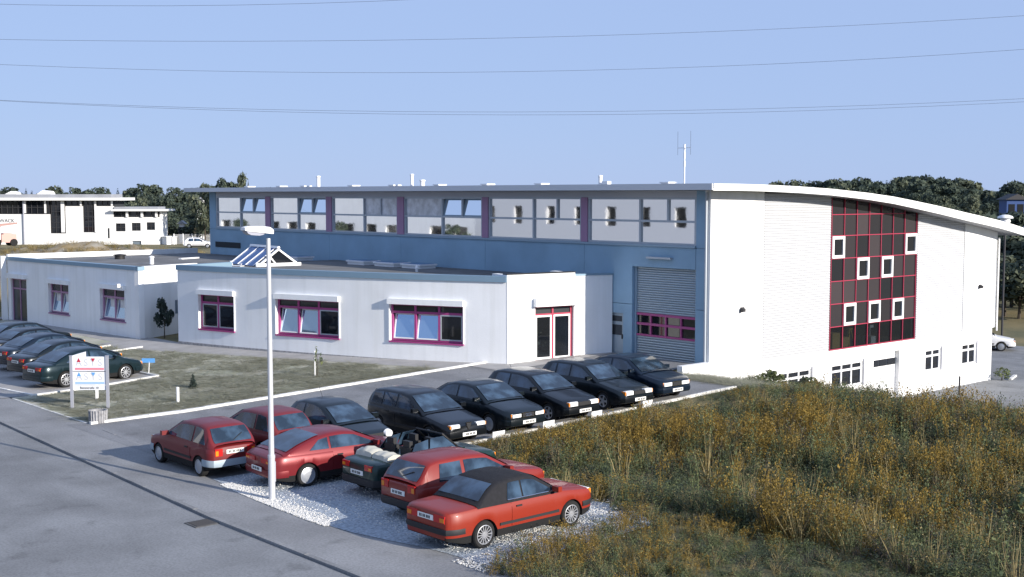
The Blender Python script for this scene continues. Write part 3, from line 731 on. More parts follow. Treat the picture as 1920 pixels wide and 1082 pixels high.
mb = MB(); bar(BK, 0, 12.4, 3.0, 4.0, .0, .25, mb); mb.obj('back_parapet', 'render_white', wing)
BL = seg((26.5, 74.2), (26.9, 75.5), 27.72, 59.38)
mb = MB(); bar(BL, 0, 1.3, -.2, 3.9, -.3, 0, mb); mb.obj('end_wall', 'office_white', wing)
for x, y, r, h in ((30.9, 64.5, .12, .35), (32.0, 71, .3, .2)):
    mb = MB(); mb.tube([(x-27.72, y-59.38, 3.7), (x-27.72, y-59.38, 3.72+h)], r, 10); mb.lathe([(r*1.3, 0), (r*1.3, .05), (.01, .1)], 10, lambda q, a, hh: (x-27.72+q*math.cos(a), y-59.38+q*math.sin(a), 3.72+h+hh)); mb.obj('roof_vent', 'lamp_white' if r < .2 else 'car_trim', wing, smooth=40)
for k, (x, y, l, rz) in enumerate(((31.9, 58.6, 1.6, .35), (33.4, 58.3, 1.2, .1), (35.2, 68.5, 1.6, .4))):
    mb = MB(); mb.box(-l/2, l/2, -.12, .12, 0, .07); o = mb.obj('loose_board', 'white_paint', None, loc=(x, y, 3.845 if y < 59.4 else 3.705)); o.rotation_euler = (0, 0, rz)
    tag(o, ('white board lying by the roof edge above the recess', 'white board lying on the roof left of the rooflight', 'white board lying on the far part of the flat roof')[k], 'board', 'boards on the flat roof')
#@@REST@@
# ------------------------------------------------------------------ cars
def lerp_pts(P, x):
    if x <= P[0][0]: return P[0][1]
    for (a, p), (b, q) in zip(P, P[1:]):
        if x <= b: return p+(q-p)*(x-a)/(b-a)
    return P[-1][1]
def soft(P, e=.07):
    return lambda x: (lerp_pts(P, x-e)+2*lerp_pts(P, x)+lerp_pts(P, x+e)+lerp_pts(P, x-e*2)*.5+lerp_pts(P, x+e*2)*.5)/5
PAINT = {}
def paint(name, col, metal=.25, rough=.28):
    if name not in MATS: mat(name, col, rough, metal, coat=.28, ior=1.45)
    return name
def wheel_mesh(rw, wd, style):
    mb = MB(); fn = lambda r, a, h: (r*math.cos(a), h, r*math.sin(a))
    mb.lathe([(rw*.66, -wd/2), (rw*.9, -wd/2), (rw*.98, -wd*.36), (rw, -wd*.2), (rw, wd*.2), (rw*.98, wd*.36), (rw*.9, wd/2), (rw*.66, wd/2)], 28, fn)
    mb.lathe([(.001, 0), (rw*.66, 0)], 28, fn)
    ty = mb.mesh('wheel', 'tyre', 40)
    mb = MB(); ri = rw*.69
    for sgn in (1, -1):
        g = lambda r, a, h: (r*math.cos(a), sgn*h, r*math.sin(a))
        mb.lathe([(ri, wd*.30), (ri, wd*.5), (ri*.93, wd*.52), (ri*.88, wd*.38), (ri*.86, wd*.22)], 28, g)
        if style == 'cap':
            mb.lathe([(ri*.9, wd*.40), (ri*.7, wd*.50), (ri*.35, wd*.53), (.001, wd*.54)], 24, g)
        else:
            ns = {'spoke': 10, 'five': 5, 'bbs': 14}[style]; ww = {'spoke': .028, 'five': .06, 'bbs': .02}[style]
            mb.lathe([(ri*.25, wd*.34), (ri*.25, wd*.50), (.001, wd*.51)], 14, g)
            for k in range(ns):
                a = 2*math.pi*k/ns; c, s_ = math.cos(a), math.sin(a)
                vs = []
                for r, hw in ((ri*.2, ww*1.2), (ri*.92, ww)):
                    for t in (-hw/2*1, hw/2*1):
                        for h in (wd*.36, wd*.48): vs.append((c*r-s_*t, sgn*h, s_*r+c*t))
                mb.add(vs, [(0, 1, 3, 2), (4, 6, 7, 5), (0, 4, 5, 1), (2, 3, 7, 6), (0, 2, 6, 4), (1, 5, 7, 3)])
    return ty, mb.mesh('rim', 'hubcap' if style == 'cap' else 'rim', 30)
WHEELS = {}
def make_car(sp, loc, rz, label, cat='car', group='cars parked at the hall', pitch=0.0):
    L, W, H = sp['L'], sp['W'], sp['H']; rw = sp.get('rw', .3); xw = sp['xw']; pm = sp['paint']
    roofm = sp.get('roofm', pm)
    root = tag(empty('parked_car', loc, rz), label, cat, group)
    root.rotation_euler = (0, pitch, rz)
    top = soft(sp['prof'], .05)
    ends = lambda x: abs(2*x/L-1)
    def w(x):
        e = ends(x); return W/2*(1-.07*e**4-.13*max(0, (e-.86)/.14)**2.2)
    ra = rw+.055
    def zb(x):
        z = .20+.10*max(0, (ends(x)-.8)/.2)
        for q in xw:
            d = abs(x-q)
            if d < ra: z = max(z, rw*.92+math.sqrt(ra*ra-d*d))
        return z
    def ring(x):
        ww, t, b = w(x), top(x), zb(x); zs = max(b+.02, min(.62, t-.16))
        p = [(0, t+.012), (.5*ww, t+.008), (.82*ww, t-.006), (.93*ww, t-.03), (.985*ww, max(t-.10, zs+.01)), (ww, zs), (.985*ww, max(b, .36)), (.965*ww, b), (.72*ww, b), (0, b)]
        return p
    def sideY(x, z):
        r = ring(x)[3:8][::-1]
        return lerp_pts([(q[1], q[0]) for q in sorted(r, key=lambda q: q[1])], z)
    xs = sorted({0, .015, .05, .1, L-.1, L-.05, L-.015, L} | {L*i/46 for i in range(47)} | {q+ra*k for q in xw for k in (-1.001, -.999, -.9, -.7, -.4, 0, .4, .7, .9, .999, 1.001)})
    xs = [x for x in xs if 0 <= x <= L]
    mb = MB(); N = 10; rings = []
    for x in xs:
        r = ring(x); full = [(y, z) for y, z in r]+[(-y, z) for y, z in r[-2:0:-1]]
        if x in (0, L): full = [(y*.97, .55+(z-.55)*.93) for y, z in full]
        rings.append([(x-L/2, y, z) for y, z in full])
    n = len(rings[0]); vs = [v for r in rings for v in r]; fs = []; mi = []
    for i in range(len(rings)-1):
        for j in range(n):
            fs.append((i*n+j, i*n+(j+1) % n, (i+1)*n+(j+1) % n, (i+1)*n+j)); mi.append(1 if 6 <= j <= 11 else 0)
    fs += [tuple(range(n)), tuple(range((len(rings)-1)*n, len(rings)*n))]; mi += [0, 0]
    mb.v = vs; mb.f = fs; mb.mi = mi
    body = mb.obj('body', [pm, 'car_under'], root, smooth=38)
    # greenhouse
    z0 = lambda x: top(x)-.03
    wbf = lambda x: w(x)*.955
    TT = math.tan(sp.get('tumble', .33))
    if 'gh' in sp:
        G = sp['gh']; zr = soft(G, .045); ga, gb = G[0][0], G[-1][0]
        yt = lambda x: wbf(x)-max(0, zr(x)-z0(x))*TT
        def gside(x, z): return wbf(x)-max(0, z-z0(x))*TT
        gx = [ga+(gb-ga)*i/44 for i in range(45)]; rings = []
        for x in gx:
            a, b, c = zr(x), z0(x)-.02, yt(x); a = max(a, b+.01)
            lim = lambda z: max(z, b)
            h = [(0, a+.022), (.5*c, a+.016), (c-.07, lim(a-.004)), (c-.012, lim(a-.03)), (gside(x, lim(a-.06)), lim(a-.06)), (wbf(x), b)]
            rings.append([(x-L/2, y, z) for y, z in h+[(-y, z) for y, z in h[:0:-1]]])
        n = len(rings[0]); mb = MB(); mb.v = [v for r in rings for v in r]
        mb.f = [(i*n+j, i*n+(j+1) % n, (i+1)*n+(j+1) % n, (i+1)*n+j) for i in range(len(rings)-1) for j in range(n) if j != 5]
        mb.mi = [0]*len(mb.f)
        mb.obj('roof', roofm, root, smooth=38)
        zc = max(z for _, z in G)
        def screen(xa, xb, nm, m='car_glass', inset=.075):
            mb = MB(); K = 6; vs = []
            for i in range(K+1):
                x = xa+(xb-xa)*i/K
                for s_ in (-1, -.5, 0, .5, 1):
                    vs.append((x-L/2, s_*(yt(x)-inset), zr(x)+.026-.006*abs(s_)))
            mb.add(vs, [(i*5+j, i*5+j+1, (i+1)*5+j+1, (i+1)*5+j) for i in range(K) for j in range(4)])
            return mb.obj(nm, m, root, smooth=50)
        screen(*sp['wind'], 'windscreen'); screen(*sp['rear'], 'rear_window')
        for x0b, x1b, x0t, x1t in sp['side']:
            for sg in (1, -1):
                zt_ = lambda x: min(zc-.085, zr(x)-.085)
                pts = [(x0b, z0(x0b)+.06), (x1b, z0(x1b)+.06)]+[(x1t+(x0t-x1t)*k/5, zt_(x1t+(x0t-x1t)*k/5)) for k in range(6)]
                mb = MB(); vs = [(x-L/2, sg*(gside(x, z)+.009), z) for x, z in pts]+[(x-L/2, sg*(gside(x, z)-.01), z) for x, z in pts]; k = len(pts)
                mb.add(vs, [tuple(range(k)), tuple(range(2*k-1, k-1, -1))]+[(i, (i+1) % k, k+(i+1) % k, k+i) for i in range(k)])
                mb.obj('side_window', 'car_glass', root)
        if sp.get('chromeline'):
            a = sp['side'][0][0]; b = sp['side'][-1][1]
            for sg in (1, -1):
                mb = MB(); mb.tube([(x-L/2, sg*(gside(x, z0(x)+.04)+.008), z0(x)+.045) for x in [a+(b-a)*i/8 for i in range(9)]], .014, 6); mb.obj('window_trim', 'chrome', root)
    # doors stand a few millimetres proud, so their gaps show
    for a, b in sp['doors']:
        for sg in (1, -1):
            mb = MB(); vs = []; nz = 6; nx = 5
            for i in range(nx):
                x = a+(b-a)*i/(nx-1)
                for j in range(nz):
                    z = .37+(top(x)-.05-.37)*j/(nz-1); vs.append((x-L/2, sg*(sideY(x, z)+.010), z))
            mb.add(vs, [(i*nz+j, i*nz+j+1, (i+1)*nz+j+1, (i+1)*nz+j) for i in range(nx-1) for j in range(nz-1)])
            edge = [i*nz for i in range(nx)]+[(nx-1)*nz+j for j in range(1, nz)]+[i*nz+nz-1 for i in range(nx-2, -1, -1)]+[j for j in range(nz-2, 0, -1)]
            o = len(mb.v); m_ = len(edge)
            mb.v += [(mb.v[e][0], mb.v[e][1]-sg*.02, mb.v[e][2]) for e in edge]
            mb.f += [(edge[i], edge[(i+1) % m_], o+(i+1) % m_, o+i) for i in range(m_)]; mb.mi += [0]*m_
            d = mb.obj('door', pm, root, smooth=38)
            xh = a+.12; zh = top(xh)-.14; yh = sideY(xh, zh)
            mb = MB(); mb.box(xh-L/2, xh-L/2+.16, sg*(yh+.008), sg*(yh+.03), zh-.018, zh+.018); mb.obj('handle', sp.get('handle', 'car_trim'), d)
    if sp.get('strip', True):
        a, b = xw[0]+ra+.06, xw[1]-ra-.06
        for sg in (1, -1):
            mb = MB(); yy = sideY(L/2, .46); mb.box(a-L/2, b-L/2, sg*(yy-.01), sg*(yy+.022), .43, .49); mb.obj('rub_strip', 'car_trim', root)
    # bumpers follow the plan of the body
    for front in (True, False):
        mb = MB(); pl = []
        for i in range(6): x = .42-.42*i/5; pl.append((x, w(x if not front else L-x)+.018))
        pl = pl+[(-.035, w(0)*.8)]
        full = pl+[(x, -y) for x, y in pl[::-1]]
        z0_, z1_ = sp.get('bz', (.33, .50)); vs = []
        for x, y in full:
            X = (x-L/2) if not front else (L/2-x)
            for z in (z0_, (z0_+z1_)/2, z1_):
                k = 1 if z == (z0_+z1_)/2 else .985
                vs.append((X*(1.006 if k == 1 else 1), y*k, z))
        m_ = len(full); mb.add(vs, [(i*3+j, i*3+j+1, (i+1)*3+j+1, (i+1)*3+j) for i in range(m_-1) for j in range(2)]+[tuple(i*3+2 for i in range(m_))])
        mb.obj('bumper', sp.get('bumper', 'car_trim'), root, smooth=35)
    # lamps
    hz = sp.get('hz', .62); hs = sp.get('hs', (.36, .13))
    for sg in (1, -1):
        ye = w(L)*.93
        mb = MB()
        if sp.get('hround'):
            mb.lathe([(.001, .09), (.07, .08), (.11, .045), (.13, -.05)], 16, lambda r, a, h: (L/2-.03+h-.02, sg*(ye-.13)+r*1.1*math.cos(a), hz+r*math.sin(a)))
        else:
            y1, y0 = ye+.015, ye-hs[0]; c = .035
            for xa, xb, g in ((L/2-.16, L/2-.02, 0), (L/2-.02, L/2+.012, .015)):
                mb.box(xa, xb, sg*(y0+g), sg*(y1-g), hz-hs[1]/2+g, hz+hs[1]/2-g)
        mb.obj('headlight', 'lamp_glass', root, smooth=30)
        if not sp.get('hround'):
            mb = MB(); mb.box(L/2-.2, L/2-.01, sg*(ye+.015), sg*(ye+.05), hz-hs[1]/2+.01, hz+hs[1]/2-.01); mb.obj('indicator', 'lamp_orange', root)
        tz = sp.get('tz', .74); ts = sp.get('ts', (.3, .16)); ye = w(0)*.95
        mb = MB(); mb.box(-L/2-.014, -L/2+.05, sg*(ye-ts[0]), sg*(ye+.005), tz-ts[1]/2, tz+ts[1]/2); mb.box(-L/2+.05, -L/2+.14, sg*(ye-.1), sg*(ye+.035), tz-ts[1]/2+.012, tz+ts[1]/2-.012)
        tl = mb.obj('tail_light', 'lamp_red', root)
        mb = MB(); mb.box(-L/2-.020, -L/2-.01, sg*(ye-ts[0]*.42), sg*(ye-.01), tz-ts[1]/2+.02, tz+ts[1]/2-.05); mb.obj('indicator', 'lamp_orange', tl)
        xm = sp['mirror']; zm = top(xm)+.07; ym = w(xm)
        mb = MB(); mb.box(xm-L/2-.05, xm-L/2+.06, sg*(ym-.03), sg*(ym+.17), zm-.055, zm+.065); mb.box(xm-L/2-.02, xm-L/2+.04, sg*(ym-.09), sg*(ym), zm-.05, zm-.02); mb.obj('mirror', sp.get('mirrorm', pm), root)
    for X, z, sgn in ((L/2, sp.get('fpz', .40), 1), (-L/2, sp.get('rpz', .62), -1)):
        xo = X+sgn*.052 if z < .53 else X+sgn*.012
        mb = MB(); mb.box(xo-.008, xo+.008, -.26, .26, z-.055, z+.055); pl = mb.obj('number_plate', 'plate_white', root)
        mb = MB(); y = -.2
        for wd in (.05, .045, .02, .05, .045, .02, .05, .045, .05):
            if wd > .03: mb.box(xo+sgn*.008, xo+sgn*.011, -(y), -(y+wd*.7), z-.032, z+.032)
            y += wd
        stuff(mb.obj('plate_lettering', 'plate_ink', pl))
    g = sp.get('grille', 'slot')
    mb = MB(); gy = w(L)*.93-hs[0]-.03
    if g == 'shield':
        P = [(-.11, hz+.10), (.11, hz+.10), (.09, hz), (0, hz-.16), (-.09, hz)]
        for k, (sc, xo) in enumerate(((1, .0), (.78, .012))):
            q = [(u*sc, hz-.02+(z-hz+.02)*sc) for u, z in P]; mb.prism(q, L/2-.03, L/2+.012+xo, lambda u, z, d: (d, u, z), k)
        mb.obj('grille', ['chrome', 'car_trim'], root)
    else:
        mb.box(L/2-.03, L/2+.012, -gy, gy, hz-.06, hz+.06)
        for k in range(3): mb.box(L/2+.012, L/2+.018, -gy+.02, gy-.02, hz-.045+k*.035, hz-.033+k*.035, 0)
        gr = mb.obj('grille', 'car_trim', root)
        if g in ('rings', 'frame'):
            mb = MB()
            for p in ((-gy-.015, gy+.015, hz+.06, hz+.085), (-gy-.015, gy+.015, hz-.085, hz-.06), (-gy-.015, -gy+.012, hz-.06, hz+.06), (gy-.012, gy+.015, hz-.06, hz+.06)): mb.box(L/2-.02, L/2+.02, *p)
            mb.obj('grille_frame', 'chrome', gr)
        if g == 'rings':
            mb = MB()
            for k in range(4):
                c = -.087+.058*k; pts = [(L/2+.024, c+.036*math.cos(a), hz+.036*math.sin(a)) for a in [2*math.pi*i/14 for i in range(15)]]; mb.tube(pts, .006, 5)
            mb.obj('emblem', 'chrome', gr)
    if sp.get('wiper'):
        x0, x1 = sp['rear']; mb = MB(); mb.tube([(x0+.03-L/2, 0, zr(x0)+.05), (x0+(x1-x0)*.45-L/2, -.33, zr(x0+(x1-x0)*.45)+.045)], .012, 5); mb.obj('rear_wiper', 'car_trim', root)
    if sp.get('aerial'):
        x = sp['aerial']; mb = MB(); mb.tube([(x-L/2, .0, zr(x)+.01), (x-.18-L/2, 0, zr(x)+.32)], .006, 5); mb.obj('aerial', 'car_trim', root)
    st = sp.get('wheel', 'cap'); key = (round(rw, 3), st)
    if key not in WHEELS: WHEELS[key] = wheel_mesh(rw, .19, st)
    ty, ri = WHEELS[key]
    for q in xw:
        for sg in (1, -1):
            o = inst('wheel', ty, root, (q-L/2, sg*(W/2-.115), rw)); inst('rim', ri, o)
    if 'extra' in sp: sp['extra'](root, L, W, top, w)
    return root
paint('paint_red_old', (.145, .010, .012), 0, .5); paint('paint_red_dull', (.135, .012, .015), 0, .5)
paint('paint_red_metal', (.18, .014, .018), .25, .36); paint('paint_red_bright', (.20, .013, .007), 0, .45); paint('paint_red_orange', (.235, .018, .005), 0, .45)
paint('paint_green', (.012, .035, .033), .3, .3); paint('paint_black', (.006, .008, .011)); paint('paint_navy', (.006, .014, .028)); paint('paint_night', (.007, .012, .016)); paint('paint_teal', (.008, .022, .028), .4); paint('paint_white', (.75, .75, .75), 0, .35)

hatch_small = dict(L=3.65, W=1.55, H=1.37, rw=.275, xw=(.62, 2.96), prof=[(0, .80), (.06, .85), (2.6, .88), (2.75, .86), (3.45, .74), (3.65, .66)],
    gh=[(.03, .87), (.34, 1.22), (.46, 1.32), (.8, 1.37), (1.5, 1.37), (1.85, 1.33), (2.68, .87)], wind=(1.92, 2.6), rear=(.07, .40),
    side=[(.36, .98, .58, .98), (1.06, 2.45, 1.06, 1.84)], doors=[(1.06, 2.36)], mirror=2.38, bz=(.32, .5), tz=.70, ts=(.22, .2), rpz=.70, hz=.62, wiper=1, tumble=.30)
golf = dict(L=4.0, W=1.67, H=1.41, rw=.295, xw=(.72, 3.20), prof=[(0, .84), (.05, .90), (2.85, .92), (3.0, .90), (3.85, .80), (4.0, .70)],
    gh=[(.04, .91), (.32, 1.24), (.42, 1.35), (.7, 1.40), (1.6, 1.41), (2.1, 1.37), (2.95, .91)], wind=(2.17, 2.87), rear=(.08, .37),
    side=[(.62, 1.30, .70, 1.30), (1.40, 2.72, 1.40, 2.1)], doors=[(1.40, 2.6)], mirror=2.62, tz=.80, ts=(.26, .18), rpz=.66, wiper=1)
coupe = dict(L=4.5, W=1.74, H=1.31, rw=.305, xw=(.97, 3.58), prof=[(0, .78), (.08, .86), (.35, .91), (3.3, .87), (3.5, .85), (4.3, .70), (4.5, .60)],
    gh=[(.30, .90), (.75, 1.08), (1.3, 1.24), (1.7, 1.30), (2.1, 1.31), (2.45, 1.27), (3.4, .87)], wind=(2.55, 3.3), rear=(.42, 1.42),
    side=[(1.05, 1.62, 1.36, 1.62), (1.69, 3.1, 1.69, 2.44)], doors=[(1.72, 3.0)], mirror=3.0, tz=.72, ts=(.5, .12), hz=.60, rpz=.5, strip=False, bumper='paint_red_metal', wheel='cap', tumble=.40)
sedan = dict(L=4.48, W=1.73, H=1.41, rw=.305, xw=(.98, 3.60), prof=[(0, .84), (.06, .93), (.8, .97), (3.45, .93), (3.6, .91), (4.3, .78), (4.48, .68)],
    gh=[(.72, .96), (1.05, 1.16), (1.35, 1.31), (1.7, 1.39), (2.3, 1.41), (2.65, 1.37), (3.5, .93)], wind=(2.72, 3.42), rear=(.82, 1.32),
    side=[(1.08, 1.98, 1.44, 1.98), (2.06, 3.2, 2.06, 2.66)], doors=[(1.42, 2.02), (2.06, 3.14)], mirror=3.1, tz=.80, grille='rings', handle='paint_black', rpz=.7, fpz=.41)
arch_sedan = dict(sedan, gh=[(.50, .95), (.85, 1.12), (1.25, 1.29), (1.7, 1.40), (2.2, 1.43), (2.6, 1.38), (3.05, 1.21), (3.55, .94)], prof=[(0, .80), (.08, .92), (.5, .96), (3.5, .94), (3.7, .91), (4.3, .76), (4.48, .64)],
    wind=(2.78, 3.45), rear=(.62, 1.30), side=[(1.02, 2.0, 1.42, 2.0), (2.08, 3.2, 2.08, 2.72)], bumper='paint_night', chromeline=1, wheel='spoke', rw=.325, strip=False, tz=.78, ts=(.34, .13), rpz=.70)
round_hatch = dict(L=3.73, W=1.61, H=1.42, rw=.28, xw=(.62, 3.06), prof=[(0, .84), (.07, .92), (2.7, .92), (2.9, .88), (3.5, .74), (3.73, .58)],
    gh=[(.05, .91), (.25, 1.18), (.5, 1.34), (.85, 1.41), (1.45, 1.42), (1.85, 1.36), (2.4, 1.14), (2.85, .90)], wind=(2.0, 2.76), rear=(.1, .42),
    side=[(.45, 1.05, .68, 1.05), (1.13, 2.5, 1.13, 1.9)], doors=[(1.13, 2.42)], mirror=2.45, hround=1, hz=.66, bumper='paint_night', strip=False, aerial=1.0, grille='slot', hs=(.3, .13))
wedge_hatch = dict(L=4.15, W=1.71, H=1.43, rw=.3, xw=(.78, 3.32), prof=[(0, .86), (.05, .95), (2.9, .92), (3.1, .89), (3.95, .74), (4.15, .62)],
    gh=[(.05, .94), (.22, 1.22), (.36, 1.37), (.8, 1.42), (1.7, 1.43), (2.1, 1.38), (3.05, .90)], wind=(2.2, 2.96), rear=(.09, .33),
    side=[(.34, .9, .44, .9), (.97, 1.62, .97, 1.62), (1.70, 2.8, 1.70, 2.12)], doors=[(1.05, 1.66), (1.70, 2.72)], mirror=2.74, hz=.64, hs=(.32, .11), grille='shield', bumper='paint_black')
hatch_mid = dict(golf, L=4.12, xw=(.76, 3.28), prof=[(0, .86), (.06, .93), (2.9, .93), (3.1, .90), (3.92, .74), (4.12, .62)], gh=[(.05, .92), (.28, 1.22), (.45, 1.36), (.8, 1.41), (1.7, 1.42), (2.15, 1.37), (3.02, .91)],
    wind=(2.24, 2.94), side=[(.56, 1.3, .7, 1.3), (1.38, 2.78, 1.38, 2.14)], doors=[(1.38, 2.66)], mirror=2.68, hz=.62, hs=(.34, .14), bumper='paint_black', wheel='five', aerial=.6, tz=.82)
# row on the gravel
make_car(dict(hatch_small, paint='paint_red_old', bumper='rib_grey'), (16.40, 31.35, 0), R(90), 'small faded red hatchback with wiper on its sunlit rear window, nearest the lawn')
make_car(dict(hatch_small, paint='paint_red_dull', L=3.65, wiper=0), (18.55, 31.9, .0), R(93), 'dull red hatchback parked behind the lamp post between two red cars')
make_car(dict(coupe, paint='paint_red_metal'), (18.5, 27.95, .0), R(-3), 'metallic red fastback coupe parked behind the lamp post')
def cabrio(root, L, W, top, w):
    mb = MB()
    for x0, x1, z0_, z1_ in ((.95, 2.75, .925, .935),): mb.box(x0-L/2, x1-L/2, -.62, .62, z0_, z1_)
    mb.obj('cockpit', 'car_under', root)
    for x, dx in ((1.25, 0), (1.95, 0)):
        for sg in (1, -1):
            mb = MB(); mb.box(x-L/2, x-L/2+.14, sg*.12, sg*.56, .93, 1.12); mb.box(x-L/2+.02, x-L/2+.12, sg*.2, sg*.48, 1.12, 1.28); mb.obj('seat', 'car_trim', root)
    # folded hood, lumpy cream cover in two halves
    for sg in (1, -1):
        mb = MB(); K = 10
        pr = []
        for i in range(K+1):
            y = sg*(.02+.66*i/K); hgt = .12+(.07 if sg > 0 else .03)*math.sin(math.pi*i/K)+.012*math.sin(i*1.3)
            pr.append([(.42-L/2, y, .90), (.46-L/2, y, .92+hgt*.7), (.62-L/2, y, .94+hgt), (.82-L/2, y, .93+hgt*.9), (.93-L/2, y, .90)])
        mb.add([v for p in pr for v in p], [(i*5+j, i*5+j+1, (i+1)*5+j+1, (i+1)*5+j) for i in range(K) for j in range(4)]+[tuple(range(5)), tuple(range(K*5+4, K*5-1, -1))]); mb.obj('folded_hood', 'cream', root, smooth=50)
    mb = MB(); fr = [(2.80, -.66, .93), (2.28, -.55, 1.36), (2.28, .55, 1.36), (2.80, .66, .93)]
    mb.tube([(x-L/2, y, z) for x, y, z in fr], .028, 6); mb.obj('windscreen_frame', 'car_trim', root)
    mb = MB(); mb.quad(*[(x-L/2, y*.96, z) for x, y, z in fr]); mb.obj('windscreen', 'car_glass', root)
    for sg in (1, -1):
        for pts in ([(1.75, .93), (2.72, .93), (2.27, 1.32), (1.85, 1.30)], [(1.15, .94), (1.70, .93), (1.78, 1.29), (1.35, 1.22)]):
            mb = MB(); q = [(x-L/2, sg*(.70-(z-.93)*.3), z) for x, z in pts]; q2 = [(x, y-sg*.012, z) for x, y, z in q]
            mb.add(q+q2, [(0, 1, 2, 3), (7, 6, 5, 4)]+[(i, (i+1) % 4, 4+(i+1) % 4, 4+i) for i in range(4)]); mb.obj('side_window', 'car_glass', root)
make_car(dict(L=4.0, W=1.65, H=1.36, rw=.295, xw=(.72, 3.2), prof=[(0, .82), (.06, .90), (.9, .93), (2.8, .92), (3.0, .9), (3.85, .78), (4.0, .68)], doors=[(1.45, 2.65)], mirror=2.6, paint='paint_green', extra=cabrio, rpz=.62, tz=.78, ts=(.3, .14)),
    (19.55, 25.5, 0), R(0), 'dark green open cabriolet with cream folded hood')
def golfx(root, L, W, top, w): pass
make_car(dict(golf, paint='paint_red_bright'), (18.95, 22.98, 0), R(0), 'bright red boxy hatchback between the green cabriolet and the red convertible')
bm = dict(L=4.32, W=1.66, H=1.37, rw=.305, xw=(.95, 3.55), prof=[(0, .84), (.05, .90), (.9, .93), (3.15, .91), (3.3, .9), (4.2, .80), (4.32, .72)],
    gh=[(.78, .92), (1.15, 1.20), (1.42, 1.32), (1.8, 1.37), (2.25, 1.37), (2.5, 1.33), (3.22, .91)], wind=(2.56, 3.14), rear=(.88, 1.34), side=[(1.62, 2.05, 1.72, 2.05), (2.10, 3.0, 2.10, 2.48)],
    doors=[(1.72, 2.98)], mirror=3.0, paint='paint_red_orange', roofm='fabric_black', wheel='bbs', chromeline=1, tz=.74, ts=(.36, .16), rpz=.73, hz=.70, bz=(.42, .54), bumper='car_trim', grille='slot', tumble=.33)
make_car(bm, (18.12, 20.68, 0), R(0.5), 'bright red convertible with closed black soft top, nearest the weeds')
# row with noses to the white kerb
T = zt
make_car(dict(round_hatch, paint='paint_night'), (20.5, 30.7, T(20.5)), R(-90), 'small rounded dark hatchback with round headlights behind the red coupe')
make_car(dict(wedge_hatch, paint='paint_black'), (23.25, 30.1, T(23.25)), R(-90), 'black five door hatchback with shield shaped grille')
make_car(dict(sedan, paint='paint_night', bumper='paint_night'), (25.62, 30.25, T(25.6)), R(-90), 'dark green saloon with chrome grille frame and four rings')
make_car(dict(hatch_mid, paint='paint_black'), (28.05, 30.07, T(28.05)), R(-90), 'dark hatchback third from the hall, its roof shining white')
make_car(dict(hatch_mid, paint='paint_night', L=4.2, aerial=0, side=[(.56, .92, .7, .92), (1.0, 1.62, 1.0, 1.62), (1.70, 2.78, 1.70, 2.14)]), (30.65, 30.12, T(30.6)), R(-90), 'black hatchback second from the hall')
make_car(dict(sedan, paint='paint_navy', grille='frame', bumper='paint_navy', L=4.4, prof=[(0, .86), (.06, .93), (.8, .95), (3.45, .93), (3.6, .91), (4.25, .80), (4.4, .72)], hs=(.4, .15)), (32.75, 30.4, T(32.7)), R(-90), 'dark blue saloon nearest the corner of the hall')
# row left of the sign
LB = ['dark coupe like saloon with bright spoked wheels right behind the entrance sign', 'second dark saloon from the sign, red tail lamp showing', 'third dark saloon in the row before the office wing', 'fourth dark car of the row before the office wing, half cut off', 'dark car at the far end of the row before the office wing']
for k, (x, y, p) in enumerate(((20.3, 48.62, 'paint_teal'), (20.75, 51.55, 'paint_night'), (21.1, 54.4, 'paint_navy'), (21.5, 57.2, 'paint_black'), (22.0, 60.0, 'paint_night'))):
    make_car(dict(arch_sedan if k < 3 else sedan, paint=p, bumper=p, wheel='spoke'), (x, y, T(x)), R(8), LB[k])
make_car(dict(golf, paint='paint_white', bumper='paint_white'), (82.5, 157.5, .22), R(-35), 'white car far off on the road beyond the flat roof', group='cars far away')
make_car(dict(wedge_hatch, paint='paint_white', bumper='paint_white', grille='slot'), (75.1, 39.4, LOW), R(-60), 'white car in the yard behind the far corner of the hall', group='cars far away')

# ------------------------------------------------------------------ street furniture
lamp = tag(empty('street_lamp', (15.79, 26.63, 0)), 'tall pale street lamp with a flat box head beside the red coupe', 'lamp')
mb = MB(); mb.tube([(0, 0, -.1), (0, 0, 1.1)], .085, 14); mb.tube([(0, 0, 1.1), (0, 0, 6.45)], .07, 14, r1=.052); mb.tube([(0, 0, 1.05), (0, 0, 1.12)], .092, 14); pole = mb.obj('pole', 'galv', lamp, smooth=50)
mb = MB(); mb.box(.06, .088, -.05, .05, .45, .95); mb.obj('service_door', 'sign_post', pole)
HD = empty('lamp_head', (0, 0, 6.66)); HD.parent = lamp; HD.rotation_euler = (0, R(-3), R(180+8)); HD.scale = (.95, .9, .8)
mb = MB()
pr = [(-.10, .11, -.12, .02), (.0, .13, -.12, .08), (.25, .14, -.10, .10), (.66, .13, -.08, .08), (.80, .10, -.05, .04)]
vs = []
for x, hw, z0, z1 in pr: vs += [(x, -hw, z0), (x, hw, z0), (x, hw, z1-.03), (x, hw*.7, z1), (x, -hw*.7, z1), (x, -hw, z1-.03)]
mb.add(vs, [(i*6+j, i*6+(j+1) % 6, (i+1)*6+(j+1) % 6, (i+1)*6+j) for i in range(4) for j in range(6)]+[tuple(range(6)), tuple(range(29, 23, -1))])
mb.obj('housing', 'lamp_white', HD, smooth=30)
mb = MB(); mb.prism([(.16, -.10), (.75, -.07), (.70, -.14), (.6, -.18), (.34, -.19), (.22, -.16)], -.10, .10, lambda u, z, d: (u, d, z)); mb.obj('lens', 'lens', HD, smooth=30)
